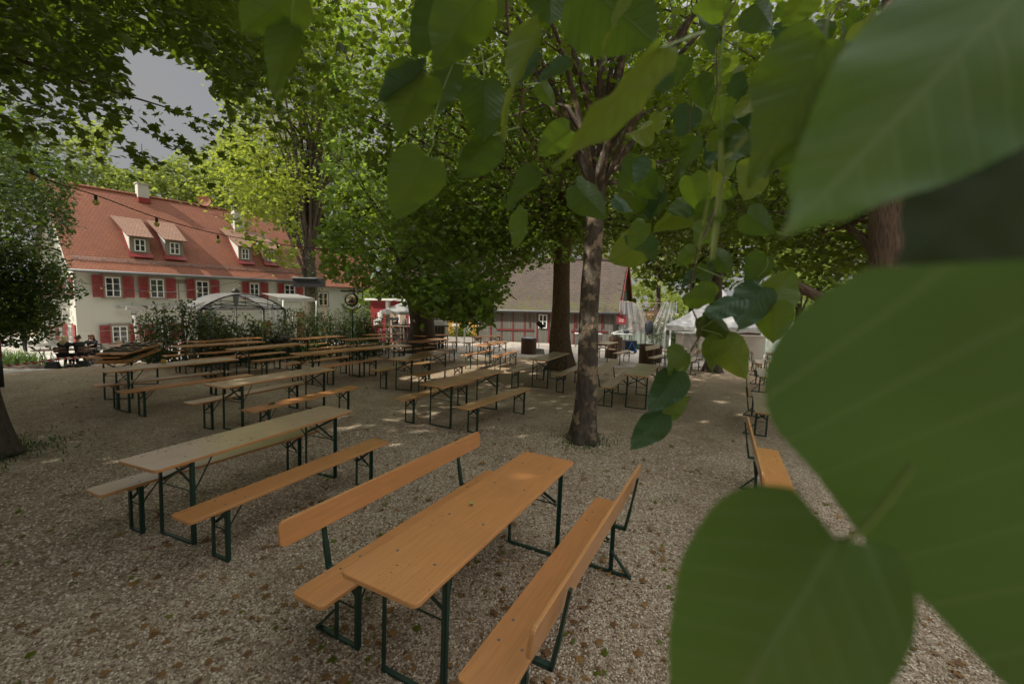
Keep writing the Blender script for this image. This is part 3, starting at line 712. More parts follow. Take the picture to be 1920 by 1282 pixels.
def tree(name, label, path, radii, crowns, barkm, leafm, tpl, lsz, clear=(), limbs=10, group=None, flat=.5, extra=None, stemextra=(), cat='tree', lo=.35, tint=0., seg=12, spr=.55, ups=0):
    base = Vector(path[0]); root = empty(name, base, 0, label, cat, group)
    inv = lambda P: Vector(P)-base
    # smooth trunk path with root flare
    pts = []; rad = []
    for i in range(len(path)-1):
        nk = 16 if i == 0 else 6
        for k in range(nk):
            t = (k/nk)**(1.7 if i == 0 else 1); a, b = Vector(path[i]), Vector(path[i+1]); p = a.lerp(b, t); rr = radii[i]*(1-t)+radii[i+1]*t
            j = mnoise.noise(p*.9)*rr*.25; pts.append(inv(p)+Vector((j, -j*.6, 0))); rad.append(rr*(1+.06*mnoise.noise(p*2.3)))
    pts.append(inv(path[-1])); rad.append(radii[-1])
    
    mb = MB(); mb.tube(pts, rad, 16)
    r0 = radii[0]; ph = random.random()*6
    if cat == 'tree' and r0 > .15:
        for k in range(len(mb.v)):
            x, y, z = mb.v[k]; ring = k//16
            if ring > 14: break
            c = pts[ring]; dx, dy = x-c[0], y-c[1]; f = math.exp(-max(z, 0)/(1.1*r0)); a = math.atan2(dy, dx); q = 1+f*(.35+.30*math.cos(5*a+ph)+.12*math.cos(8*a+ph*2)); mb.v[k] = (c[0]+dx*q, c[1]+dy*q, z-.03*(ring == 0))
    allc = []
    pos = []
    for (c, r, ncl, per) in crowns:
        p, cc = sprays(c, r, ncl, per, spr); pos.append(p); allc.append(cc)
    allc = np.concatenate(allc) if allc else np.zeros((0, 3))
    if len(allc):
        top = len(pts)-1
        pick = RNG.choice(len(allc), min(limbs, len(allc)), replace=False)
        ok = np.ones(len(allc), bool)
        if clear:
            x, y, z = projv(allc)
            for poly in clear: ok &= ~(inpoly(x, y, poly) & (z > 0))
        for ci in pick:
            if not ok[ci]: continue
            T_ = Vector(allc[ci])-base
            hit = False
            for tt in np.linspace(.3, 1, 8):
                q = np.array([allc[ci]*tt+np.array(path[-2])*(1-tt)]); x, y, z = projv(q); hit |= bool((inpoly(x, y, SKY) & (z > 0))[0])
            if hit: continue
            ix = lambda f: (lambda q: int(16*q) if q < 1 else 16+int(6*(q-1)))(f*(len(path)-1))
            i0 = min(top, ix(lo+(.95-lo)*random.random())); A = pts[i0]
            if T_.z < A.z-1.5: i0 = min(top, max(2, ix(lo))); A = pts[i0]
            mid = A.lerp(T_, .45)+Vector((random.uniform(-.3, .3), random.uniform(-.3, .3), .35)); ra = min(rad[i0]*.42, .12)
            P4 = [A, A.lerp(mid, .5)+Vector((0, 0, .12)), mid, mid.lerp(T_, .5)+Vector((random.uniform(-.2, .2), random.uniform(-.2, .2), .1)), T_]
            q = np.array([tuple(P4[k].lerp(P4[k+1], f)+base) for k in range(4) for f in (0, .25, .5, .75)]+[tuple(P4[4]+base)]); x, y, z = projv(q)
            if (inpoly(x, y, SKY) & (z > 0)).any() or (inpoly(x, y, SKY2) & (z > 0)).any(): continue
            mb.tube(P4, [ra, ra*.75, ra*.5, ra*.28, .012], 7)
            for _ in range(3):
                B = mid.lerp(T_, random.random()); d2 = Vector((random.gauss(0, .8), random.gauss(0, .8), random.gauss(.0, .3)))
                mb.tube([B, B+d2*.5+Vector((0, 0, .05)), B+d2], [ra*.28, ra*.16, .006], 5)
    for (pp, rr) in stemextra: mb.tube([inv(p) for p in pp], rr, 12)
    mb.build('trunk', barkm, root)
    if extra is not None: pos.append(extra)
    if pos:
        P = np.concatenate(pos); sz = lsz*(.5+.85*RNG.random(len(P)))
        o = leaves('crown', P, sz, tpl, leafm, None, flat, clear, tintb=tint)
        if o: o.parent = root; o.matrix_parent_inverse = Matrix.Translation(-base)
    return root

# ------------------------------------------------------------------ house
HAZ = .97; HP0 = np.array([-25.17, 25.2]); HD = np.array([math.cos(HAZ), math.sin(HAZ)]); HN = np.array([-HD[1], HD[0]])      # HN points away from the yard
HZ0 = -1.42; EAVE = 3.62; HW = 9.2; HRISE = 5.25; MAINL = 14.3
def hu(x, y=540):
    d = ray((x, y)); n = np.array([HN[0], HN[1], 0]); P0 = np.array([*HP0, 0]); t = ((P0-EYE)@n)/(d@n); P = EYE+d*t
    return float((P[:2]-HP0)@HD), float(P[2])
house = empty('house', (HP0[0], HP0[1], 0), HAZ, 'long white farmhouse with red tiled roof, dormers and red shutters', 'house')
# local frame: X along the front, Y away from the yard (y=0 is the front wall), Z world height
def wallbox(mb, x0, x1, y0, y1, z0, z1): mb.box(((x0+x1)/2, (y0+y1)/2, (z0+z1)/2), (x1-x0, y1-y0, z1-z0))
def gabled(mb, x0, x1, w, z0, ze, rise):
    P = [(x0, 0, z0), (x0, w, z0), (x0, w, ze), (x0, w/2, ze+rise), (x0, 0, ze)]; Q = [(x1, p[1], p[2]) for p in P]
    mb.add(P+Q, [(0, 4, 3, 2, 1), (5, 6, 7, 8, 9), (0, 5, 9, 4), (1, 2, 7, 6), (0, 1, 6, 5)])
mb = MB(); gabled(mb, 0, MAINL, HW, HZ0-.5, EAVE-.10, HRISE-.1); mb.build('wall', M['plaster'], house)
WL = hu(716, 560)[0]
mb = MB(); gabled(mb, MAINL+.002, WL, HW-1.2, HZ0-.5, EAVE-.5, 3.4); mb.build('wing_wall', M['plaster'], house)
def roof_slab(x0, x1, w, ze, rise, ov, th, mat, name, parent, ovx=.25, kick=True):
    mb = MB(); sl = math.hypot(w/2, rise)
    for side in (0, 1):
        prof = [(-ov, ze-ov*.55), (0.45, ze+.45*rise/(w/2)*.93), (w/2, ze+rise)]
        if side: prof = [(w-y, z) for y, z in prof]
        u0, u1 = x0-ovx, x1+ovx; vv = 0; n = 8
        for k in range(2):
            (ya, za), (yb, zb) = prof[k], prof[k+1]; dl = math.hypot(yb-ya, zb-za)
            P = [(u0, ya, za), (u1, ya, za), (u1, yb, zb), (u0, yb, zb)]; U = [(u0, vv), (u1, vv), (u1, vv+dl), (u0, vv+dl)]
            if side: P = P[::-1]; U = U[::-1]
            up = [(p[0], p[1], p[2]+th) for p in P]; dn = P
            mb.quad(up, 0, U); mb.quad(dn[::-1], 1)
            for a in range(4):
                b = (a+1) % 4; mb.quad([dn[a], dn[b], up[b], up[a]], 1)
            vv += dl
    mb.tube([(x0-ovx, w/2, ze+rise+th*.8), (x1+ovx, w/2, ze+rise+th*.8)], .11, 8, 0)
    return mb.build(name, [mat, M['brownwood']], parent)
roof = roof_slab(0, MAINL, HW, EAVE, HRISE, .5, .09, M['tiles'], 'roof', house)
roof2 = roof_slab(MAINL+.36, WL, HW-1.2, EAVE-.42, 3.4, .4, .08, M['tiles'], 'wing_roof', house, .1)
RS = HRISE/(HW/2)
def roof_z(y): return EAVE+y*RS+.09
g = MB(); g.tube([(-.3, -.56, EAVE-.27), (MAINL+.3, -.56, EAVE-.27)], .075, 10); g.build('gutter', M['metalgrey'], house)
g = MB(); g.box((MAINL/2, -.22, EAVE-.33), (MAINL+.1, .42, .06)); g.build('eave_board', M['brownwood'], house)
g = MB(); g.tube([(MAINL+.5, -.1, EAVE-.4), (MAINL+.5, -.1, HZ0)], .05, 8); g.build('downpipe', M['cleat'], house)
g = MB()
for k in range(3): g.tube([(0, .18+k*.001, EAVE+.38+k*.09), (MAINL, .18, EAVE+.38+k*.09)], .012, 5)
for k in range(60): g.tube([(k*.24, .18, EAVE+.32), (k*.24, .18, EAVE+.58)], .008, 4)
for k in range(13): g.bar((k*1.15+.2, .18, EAVE+.5), (k*1.15+.2, .42, EAVE+.5), .04, .05)
g.build('snow_guard', M['metalgrey'], house)
# chimneys and dish
def chimney(x, y, w, d, ztop, zb):
    c = MB(); c.box((x, y, (ztop+zb)/2), (w, d, ztop-zb)); c.box((x, y, ztop+.03), (w+.12, d+.12, .06)); ch = c.build('chimney', M['plaster'], roof)
    f = MB(); f.box((x, y-.05, zb+.42), (w+.08, d+.2, .35)); f.build('flashing', M['red'], roof)
def roofpt(px):                                                  # where a photo pixel meets the front roof slope, in house coordinates
    d = ray(px); o = EYE-np.array([*HP0, 0]); dl = np.array([d[:2]@HD, d[:2]@HN, d[2]]); ol = np.array([o[:2]@HD, o[:2]@HN, o[2]])
    n = np.array([0, -RS, 1.]); t = ((EAVE+.09)-(ol@n))/(dl@n); return ol+dl*t
c1 = roofpt((274, 388)); chimney(c1[0], HW/2-.1, .62, .55, EAVE+HRISE+.85, EAVE+HRISE-.7)
c2 = roofpt((446, 432)); chimney(c2[0]+.1, c2[1]+.15, .75, .55, roof_z(c2[1])+1.55, roof_z(c2[1])-.7)
dp = roofpt((384, 392)); dsh = MB(); n = 18
dsh.lathe([(0, 0), (.25, .02), (.42, .07), (.44, .10), (.42, .085), (.2, .03), (0, .015)], 20)
do = dsh.build('satellite_dish', simple('faded red dish', (.42, .13, .11), .5, .1), house, (dp[0], HW/2-.15, EAVE+HRISE+.48)); do.rotation_euler = (math.radians(80), 0, math.radians(-20))
pl = MB().tube([(dp[0], HW/2-.05, EAVE+HRISE-.2), (dp[0], HW/2-.05, EAVE+HRISE+.48)], .03, 8).build('dish_pole', M['metalgrey'], house)
# windows
def sash_window(parent, x, y, z, w, h, cols, rows, sur=.16, n=(0, -1), surround=True, name='window', mats=None):
    """window with stone surround facing -Y (n) at height z (bottom)"""
    fy = n[1]; rot = None
    def P(mb, cx, dy, cz, sx, sy, sz):
        if n[0] == 0: mb.box((x+cx, y+dy*fy, z+cz), (sx, sy, sz))
        else: mb.box((x+dy*n[0], y+cx, z+cz), (sy, sx, sz))
    s = MB()
    if surround:
        P(s, 0, .02, h+sur/2, w+2*sur, .10, sur); P(s, 0, .035, -.05, w+2*sur+.06, .14, .10)
        for q in (-1, 1): P(s, q*(w/2+sur/2), .02, h/2, sur, .098, h)
    else: P(s, 0, -.035, h/2, w+.02, .05, h+.02)
    win = s.build(name, M['stone'] if surround else M['white'], parent)
    g_ = MB(); P(g_, 0, .008, h/2, w-.06, .012, h-.06); g_.build('pane', M['glass'], win)
    f = MB(); t = .055
    for q in (-1, 1): P(f, q*(w/2-t/2), .030, h/2, t, .05, h); P(f, 0, .031, h/2+q*(h/2-t/2), w-2*t, .05, t)
    P(f, 0, .033, h/2, t*1.1, .045, h-2*t)
    nc = cols//2
    for r_ in range(1, rows): P(f, 0, .029, h*r_/rows, w-2*t, .03, .028)
    f.build('frame', M['white'], win)
    return win
SHU = boards('red louvred shutters', (.33, .024, .03), (.30, .022, .028), .6)
def shutter(parent, x, y, z, w, h, sgn):
    mb = MB(); a = -.22*sgn
    R_ = Matrix.Rotation(a, 3, 'Z'); c = Vector((x+sgn*w/2*math.cos(a), y-.05-abs(math.sin(a))*w/2, z+h/2))
    for q in (-1, 1):
        mb.box(c+R_@Vector((q*(w/2-.035), 0, 0)), (.07, .035, h), 0, R_)
    for q in (-1, 0, 1): mb.box(c+Vector((0, 0, q*(h/2-.04))), (w-.14, .034, .08), 0, R_)
    n = int(h/.07)
    for k in range(n):
        Rl = R_@Matrix.Rotation(.6, 3, 'X'); mb.box(c+Vector((0, 0, -h/2+.05+k*(h-.1)/n)), (w-.14, .008, .06), 0, Rl)
    mb.build('shutter', M['red'], parent)
def hwin(xl, xr, zb, zt, sl=True, sr=True, cols=2, rows=3, ws=.52):
    u0, u1 = hu(xl)[0], hu(xr)[0]; x = (u0+u1)/2; w = u1-u0
    sash_window(house, x, 0, zb, w, zt-zb, cols, rows)
    if sl: shutter(house, x-w/2-.10, -.06, zb-.02, ws, zt-zb+.1, -1)
    if sr: shutter(house, x+w/2+.10, -.06, zb-.02, ws, zt-zb+.1, 1)
ZB, ZT = 1.86, 3.05; LB, LT = -.88, .10
for xl, xr, sl, sr in ((197, 226, 1, 1), (281, 307, 1, 1), (367, 391, 1, 1), (468, 485, 1, 1), (533, 552, 1, 1)): hwin(xl, xr, ZB, ZT, sl, sr)
for xl, xr, sl, sr in ((205, 234, 1, 1), (287, 312, 1, 1), (478, 492, 0, 1)): hwin(xl, xr, LB, LT, sl, sr)
mb = MB(); u = hu(338)[0]; mb.box((u, -.01, 2.95), (.62, .05, .25)); mb.box((hu(333)[0]+.05, -.01, 2.3), (.05, .03, 1.3)); mb.build('blind_window_lintel', M['stone'], house)
for xx, zz in ((605, 1.4), (655, .95), (697, .95)):
    u = hu(xx)[0]; sash_window(house, u, 0, zz, .85, 1.1, 2, 2, .10)
# door, lanterns and lettering board on the ground floor
u = hu(388, 610)[0]; mb = MB(); mb.box((u, -.02, HZ0+1.15), (1.15, .06, 2.5)); dr = mb.build('door', M['rust'], house)
MB().box((u+.45, -.07, HZ0+1.1), (.03, .05, .14)).build('handle', M['metalgrey'], dr)
u = hu(382, 570)[0]; mb = MB(); mb.box((u, -.03, 1.05), (.55, .05, .75)); mb.build('terracotta_plaque', simple('terracotta', (.26, .14, .085), .8), house)
u = hu(568, 630)[0]; MB().box((u, -.03, HZ0+1.15), (1.0, .06, 2.3)).build('door', M['red'], house)
# gable end towards the left, with windows and porch posts
for yy, zz in ((1.3, 1.86), (4.6, 1.86), (7.6, 1.86), (1.3, LB), (3.6, LB), (5.6, LB)):
    sash_window(house, 0, yy, zz, .85, 1.15 if zz > 0 else 1.0, 2, 3, .14, (-1, 0))
    for sg in (-1, 1):
        s = MB(); s.box((-.05, yy+sg*.86, zz+.5), (.035, .5, 1.2)); s.build('shutter', M['red'], house)
sash_window(house, 0, HW/2, EAVE+1.4, .8, 1.0, 2, 2, .12, (-1, 0))
# dormers: long sloping roof, white cheeks, small window
def dormer(pl, pr, zofs=0):
    a, b = roofpt(pl), roofpt(pr); x0, x1 = a[0], b[0]; yf = (a[1]+b[1])/2; zb = roof_z(yf)
    w = x1-x0; hgt = 1.15; rise = .42                     # roof pitch of dormer (per metre)
    yb = yf+(hgt)/(RS-rise); zt = zb+hgt
    d = MB()
    for xx in (x0, x1):
        d.add([(xx-.05, yf, zb-.1), (xx+.05, yf, zb-.1), (xx-.05, yf, zt), (xx+.05, yf, zt), (xx-.05, yb, roof_z(yb)), (xx+.05, yb, roof_z(yb))], [(0, 1, 3, 2), (0, 2, 4), (1, 5, 3), (2, 3, 5, 4), (0, 4, 5, 1)])
    dm = d.build('dormer', M['plaster'], house)
    f = MB(); f.box(((x0+x1)/2, yf+.03, zb+hgt/2-.03), (w+.1, .12, hgt)); f.build('front_wall', M['stone'], dm)
    r = MB(); ex = .16; P = [(x0-ex-.05, yf-.3, zt-.3*rise), (x1+ex+.05, yf-.3, zt-.3*rise), (x1+.28, yb+.5, roof_z(yb+.5)+.02), (x0-.42, yb+.5, roof_z(yb+.5)+.02)]
    L_ = math.hypot(yb-yf+.8, (yb-yf)*rise); up = [(p[0], p[1], p[2]+.07) for p in P]
    r.quad(up, 0, [(0, 0), (w+.4, 0), (w+.7, L_), (-.3, L_)]); r.quad(P[::-1], 1)
    for i in range(4): r.quad([P[i], P[(i+1) % 4], up[(i+1) % 4], up[i]], 1)
    r.build('dormer_roof', [M['tiles_old'], M['brownwood']], dm)
    sash_window(dm, (x0+x1)/2, yf-.035, zb+.16, w*.62, .78, 2, 2, .05, (0, -1), False, 'window')
    fl = MB(); fl.box(((x0+x1)/2, yf-.18, zb-.09), (w+.35, .32, .035), 0, Matrix.Rotation(math.atan(RS), 3, 'X'))
    for xx, sg in ((x0-.09, -1), (x1+.09, 1)): fl.bar((xx, yf-.1, zb+.0), (xx, yb, roof_z(yb)+.03), .09, .05)
    fl.build('flashing', M['red'], dm)
for pl, pr in (((246, 476), (279, 477)), ((313, 481), (342, 482)), ((449, 490), (470, 490)), ((498, 493), (517, 493))): dormer(pl, pr)

def hp(u, y, z):                                   # house coordinates to world
    p = HP0+HD*u+HN*y; return (float(p[0]), float(p[1]), float(z))
# pergola in front of the house
pg_s = .93; pg = empty('pergola', hp(2.2, -2.2, HZ0), HAZ, 'weathered pergola beam with curved iron hooks on a leaning post before the house', 'pergola')
mb = MB(); mb.tube([(0, 0, 0), (-.16, 0, 2.75)], .10, 8); mb.build('post', M['concrete'], pg); pg.scale = (1, 1, .93)
mb = MB(); mb.box((4.6, 0, 2.85), (10.2, .14, .16)); mb.box((4.6, 1.9, 2.85), (10.2, .12, .14)); mb.build('beam', M['concrete'], pg)
mb = MB()
for k in range(9): mb.tube([(-.4+k*1.15, 2, 2.96), (-.4+k*1.15, -.5, 2.98), (-.45+k*1.15, -.9, 3.06), (-.5+k*1.15, -1.1, 3.3)], .022, 5)
mb.build('hooks', M['metalgrey'], pg)
mb = MB(); mb.tube([(9.4, 0, 0), (9.4, 0, 2.75)], .09, 8); mb.build('post', M['concrete'], pg)

# ------------------------------------------------------------------ timber shed (barn)
bz = float(terr(1.4, 29))-.05
BL0 = np.array([-7.2, 29.35]); BD = np.array([math.cos(-.02), math.sin(-.02)])
barn = empty('timber_shed', (BL0[0], BL0[1], bz), -.02, 'weathered grey board shed with dark red battens and mossy tiled roof', 'shed')
BLen = 13.9; BH = 2.28; BW = 6.2; BR = 3.5
def barn_u(x): 
    d = ray((x, 610)); n = np.array([-BD[1], BD[0]]); t = ((BL0-EYE[:2])@n)/(d[:2]@n); return float(((EYE[:2]+d[:2]*t)-BL0)@BD)
def uvwall(mb, P, mi=0):
    a = Vector(P[0]); U = []
    for p in P:
        d = Vector(p)-a; U.append((math.hypot(d.x, d.y)*(1 if d.x+d.y >= 0 else -1), p[2]))
    mb.quad(P, mi, U)
mb = MB(); e = BLen
us = barn_u(835)
uvwall(mb, [(us, 0, 0), (e, 0, 0), (e, 0, BH), (us, 0, BH)])
P = [(e, 0, 0), (e, BW, 0), (e, BW, BH), (e, BW/2, BH+BR), (e, 0, BH)]; mb.quad(P, 0, [(p[1], p[2]) for p in P])
P = [(0, 0, BH), (0, BW/2, BH+BR), (0, BW, BH), (0, BW, 0), (0, 3.0, 0), (0, 3.0, BH)]; mb.quad(P, 0, [(p[1], p[2]) for p in P])
uvwall(mb, [(e, BW, 0), (0, BW, 0), (0, BW, BH), (e, BW, BH)]); uvwall(mb, [(us, 0, 0), (us, 3.0, 0), (us, 3.0, BH), (us, 0, BH)][::-1])
uvwall(mb, [(0, 3., 0), (us, 3., 0), (us, 3., BH), (0, 3., BH)])
mb.build('wall', M['greyboards'], barn)
roof_slab(0, BLen, BW, BH, BR, .35, .12, M['barntiles'], 'roof', barn, .3)
mb = MB(); mb.box((BLen/2, -.33, BH-.16), (BLen+.3, .05, .14)); mb.tube([(-.2, -.42, BH-.13), (BLen+.3, -.42, BH-.13)], .06, 8); mb.build('gutter', M['metalgrey'], barn)
mb = MB()
for s_ in (0, 1):
    ya, yb = (-.4, BW/2) if s_ == 0 else (BW+.4, BW/2)
    mb.bar((BLen+.34, ya, BH-.36), (BLen+.34, yb, BH+BR+.02), .04, .34)
mb.build('bargeboard', simple('oxblood board', (.17, .018, .016), .5, .2), barn)
mb = MB()
for x in (895, 920, 940.5, 962, 984, 1007, 1029, 1064, 1077, 1128, 1041): mb.box((barn_u(x), -.018, BH/2-.05), (.085, .036, BH-.12))
mb.box(((barn_u(931)+barn_u(1000))/2, -.04, .88), (barn_u(1000)-barn_u(931), .05, .11)); mb.box(((barn_u(1071)+barn_u(1139))/2, -.04, .88), (barn_u(1139)-barn_u(1071), .05, .11))
for x, z0, z1 in ((993, 1.05, BH-.1), (1080, 1.1, BH-.1), (1130.5, 1.1, BH-.1)): mb.box((barn_u(x), -.055, (z0+z1)/2), (.05, .03, z1-z0))
mb.build('red_battens', simple('dull oxblood battens', (.13, .018, .018), .6, .25), barn)
for x in (890, 1017.5): sash_window(barn, barn_u(x), -.03, 1.02, .55, .92, 2, 2, .05, (0, -1), False)
for x0, x1, zz, hh in ((933, 1001, 1.4, 1.7), (1071, 1140, 1.4, 1.7)):       # big double doors
    w_ = barn_u(x1)-barn_u(x0); mb = MB(); uvwall(mb, [(barn_u(x0), -.012, .15), (barn_u(x1), -.012, .15), (barn_u(x1), -.012, BH-.15), (barn_u(x0), -.012, BH-.15)]); mb.build('double_door', M['greyboards'], barn)
# open bay at the left end: posts, counter and notice boards
mb = MB()
for x in (.1, us-1.1): mb.box((x, .08, BH/2), (.14, .14, BH))
mb.box((us/2, .08, BH-.12), (us, .14, .16)); mb.build('post_frame', M['slats'], barn)
for ch in barn.children_recursive:
    if ch.type == 'MESH':
        for v in ch.data.vertices:
            if v.co.y > 0: v.co.x += .40*v.co.y
def bloc(x, y, z): p = BL0+BD*x+np.array([-BD[1], BD[0]])*y; return (float(p[0]), float(p[1]), bz+z)
ub = barn_u(868)
mb = MB(); mb.box((0, 0, .75), (1.9, .05, .95)); nb = mb.build('notice_board', M['yellow'], None, bloc(ub, -.08, .15)); tag(nb, 'ochre wooden notice board leaning on the left of the shed', 'notice board')
for dx, dz, w_, h_, c in ((-.45, .95, .5, .18, 'white'), (.3, .7, .45, .6, 'concrete'), (-.4, .55, .4, .35, 'stone'), (.75, .85, .06, .7, 'brownwood')):
    q = MB().box((dx, -.035, dz), (w_, .012, h_)).build('notice', M[c], nb)

# ------------------------------------------------------------------ openings in the canopy that let the sun through
for px, r in (((805, 708), .45), ((835, 702), .5), ((868, 696), .55), ((905, 690), .6), ((940, 687), .6), ((975, 681), .55), ((1000, 678), .4), ((890, 672), .55), ((925, 668), .5)):
    sungap(at(px), r*1.3)
for px, h, r in (((878, 648), .77, .5), ((905, 646), .77, .45), ((935, 642), .77, .4), ((870, 666), .48, .4), ((925, 669), .48, .45), ((888, 670), .4, .4), ((910, 672), .4, .4), ((745, 640), .48, .2), ((1000, 700), 0, .2)): sungap(at(px, h), r)
for px, r in (((1357, 753), .20), ((1345, 756), .14), ((1398, 738), .12), ((1400, 752), .10), ((1385, 955), .12), ((1360, 975), .10), ((1190, 660), .4), ((1215, 672), .3), ((1130, 655), .5), ((40, 640), .8)): sungap(at(px), r)
PA = at((1097, 828)); dA = float((PA-EYE)@FW)
PB = at((1050, 692)); dB = float((PB-EYE)@FW)
for k, (px, r) in enumerate((((1112, 500), .16), ((1104, 530), .10), ((1118, 545), .09), ((1100, 590), .09), ((1112, 600), .08), ((1096, 620), .10), ((1112, 635), .07), ((1100, 650), .07), ((1122, 300), .2), ((1115, 400), .14), ((1108, 460), .10))):
    sungap(dep(px, dA-.12), r*1.5)
for y in (560, 590, 620, 650, 675): sungap(dep((1033, y), dB-.1), .11)
# ------------------------------------------------------------------ trees
def spray_along(pts, d0, d1, n, s, wpx=16):
    out = []
    for _ in range(n):
        t = random.random()*(len(pts)-1); i = int(t); f = t-i; x = pts[i][0]*(1-f)+pts[i+1][0]*f+random.gauss(0, wpx); y = pts[i][1]*(1-f)+pts[i+1][1]*f+random.gauss(6, wpx*.7)
        out.append(dep((x, y), d0+(d1-d0)*t/(len(pts)-1)+random.gauss(0, s)))
    return np.array(out)
SKY = [(212, 92), (262, 70), (350, 100), (405, 150), (425, 205), (412, 262), (330, 296), (262, 322), (205, 322), (192, 285), (222, 235), (238, 190), (228, 140)]
SKY2 = [(262, 0), (300, 15), (285, 60), (262, 40)]
HOUSE = [(128, 332), (250, 340), (430, 385), (470, 430), (530, 470), (560, 480), (560, 520), (600, 545), (690, 560), (745, 590), (760, 700), (-40, 720), (-40, 655), (90, 648), (125, 600), (100, 565), (165, 555), (105, 470), (140, 425)]
BARNC = [(925, 600), (965, 500), (1040, 492), (1175, 470), (1180, 700), (600, 720), (600, 615), (760, 600), (840, 590), (905, 622)]
LOWR = [(1170, 560), (1300, 575), (1560, 590), (1700, 640), (1700, 900), (1160, 900)]
LOWALL = [(-3000, 660), (5000, 660), (5000, 9000), (-3000, 9000)]
def d_(P): return float((P-EYE)@FW)
PE = at((-12, 858)); dE = d_(PE)
tree('maple_tree', 'big shady maple at the left edge with a branch reaching over the farmhouse roof', [PE, dep((-48, 700), dE), dep((-120, 420), dE), dep((-190, 60), dE+.3), dep((-220, -500), dE+.8)], [.20, .18, .17, .15, .08],
     [((-7.0, 7.2, 7.4), (4.0, 3.6, 2.9), 330, 44), ((-8.0, 3.5, 7.0), (4, 3, 2.6), 90, 34)], M['bark'], M['lf_maple'], 'maple', .125, (SKY, SKY2, HOUSE, LOWALL), 14, 'garden trees', .5, lo=.6,
     stemextra=[([dep((-160, 150), dE), dep((20, 106), 7.6), dep((110, 140), 8.2), dep((190, 165), 8.8), dep((300, 198), 9.4), dep((400, 232), 9.8)], [.10, .05, .035, .025, .016, .008])])
# the spray that hangs across the gap of sky
tr = [o for o in COL.objects if o.name == 'maple_tree'][0]
ex = np.concatenate([spray_along([(150, 150), (250, 185), (330, 210), (425, 240)], 8.3, 9.8, 1150, .3, 15), spray_along([(190, 190), (250, 280), (300, 300)], 8.3, 9, 330, .3, 12), spray_along([(230, 200), (320, 262), (360, 280)], 8.3, 9, 220, .3, 10), spray_along([(250, 60), (310, 100), (350, 96)], 8.5, 9.5, 80, .3, 13)])
lo_ = leaves('hanging_foliage', ex, .13*(.7+.6*RNG.random(len(ex))), 'maple', M['lf_maple'], None, .45); lo_.parent = tr; lo_.matrix_parent_inverse = Matrix.Translation(-tr.location)

tree('hornbeam_tree', 'dense low crowned tree in front of the farmhouse gable at far left', [(-21, 15.5, -1.1), (-21, 15.6, 1.5), (-21.2, 15.8, 4), (-21, 16, 8)], [.22, .2, .16, .06],
     [((-19.3, 15.3, 4.9), (4.7, 3.2, 4.5), 470, 54), ((-17.4, 14.8, 2.2), (1.8, 1.3, 1.9), 170, 56)], M['bark'], M['lf_shaded'], 'oval', .155, (SKY, HOUSE, LOWALL), 20, 'garden trees', .5, lo=.3, spr=.5)
PC = at((583, 657)); dC = d_(PC)
TRC = [(562, 372), (612, 372), (606, 480), (604, 560), (560, 560)]
SIGNC = [(640, 535), (690, 535), (690, 600), (640, 600)]
tree('maple_tree', 'tall sunlit yellow green maple with ivied trunk growing from the hedge', [PC, dep((583, 560), dC), dep((580, 460), dC), dep((592, 330), dC+.3), dep((610, 200), dC+.6), dep((620, 60), dC+1), dep((630, -120), dC+1.4)], [.40, .37, .32, .26, .20, .14, .06],
     [((dep((500, 150), dC-1)), (6.2, 5.0, 6.8), 420, 42), (dep((480, 340), dC-2.5), (4.2, 3.0, 1.7), 90, 40), (dep((640, 60), dC), (5.5, 5, 6), 160, 42), (dep((600, -300), dC), (7, 6, 5), 80, 40)], M['bark'], M['lf_yellow'], 'maple', .165,
     (SKY, SKY2, TRC, [(128, 332), (250, 340), (360, 390), (395, 400), (430, 425), (450, 478), (560, 505), (600, 560), (760, 640), (760, 900), (-40, 900)], LOWALL), 44, 'garden trees', .5, lo=.22, tint=.05, spr=.7, extra=np.concatenate([spray_along([(430, 400), (490, 455), (545, 478), (566, 470)], 15, 16.5, 330, .7, 16), spray_along([(500, 395), (560, 420)], 15, 16.5, 160, .7, 14)]),
     stemextra=[([dep((588, 380), dC), dep((640, 300), dC-.5), dep((650, 150), dC-.8)], [.2, .14, .05]), ([dep((590, 350), dC), dep((545, 230), dC-.6), dep((480, 180), dC-1)], [.16, .1, .04]), ([dep((590, 320), dC), dep((500, 330), dC-1.5), dep((430, 345), dC-2)], [.1, .07, .02])])
PD = at((778, 662)); dD = d_(PD); PD2 = at((802, 662))
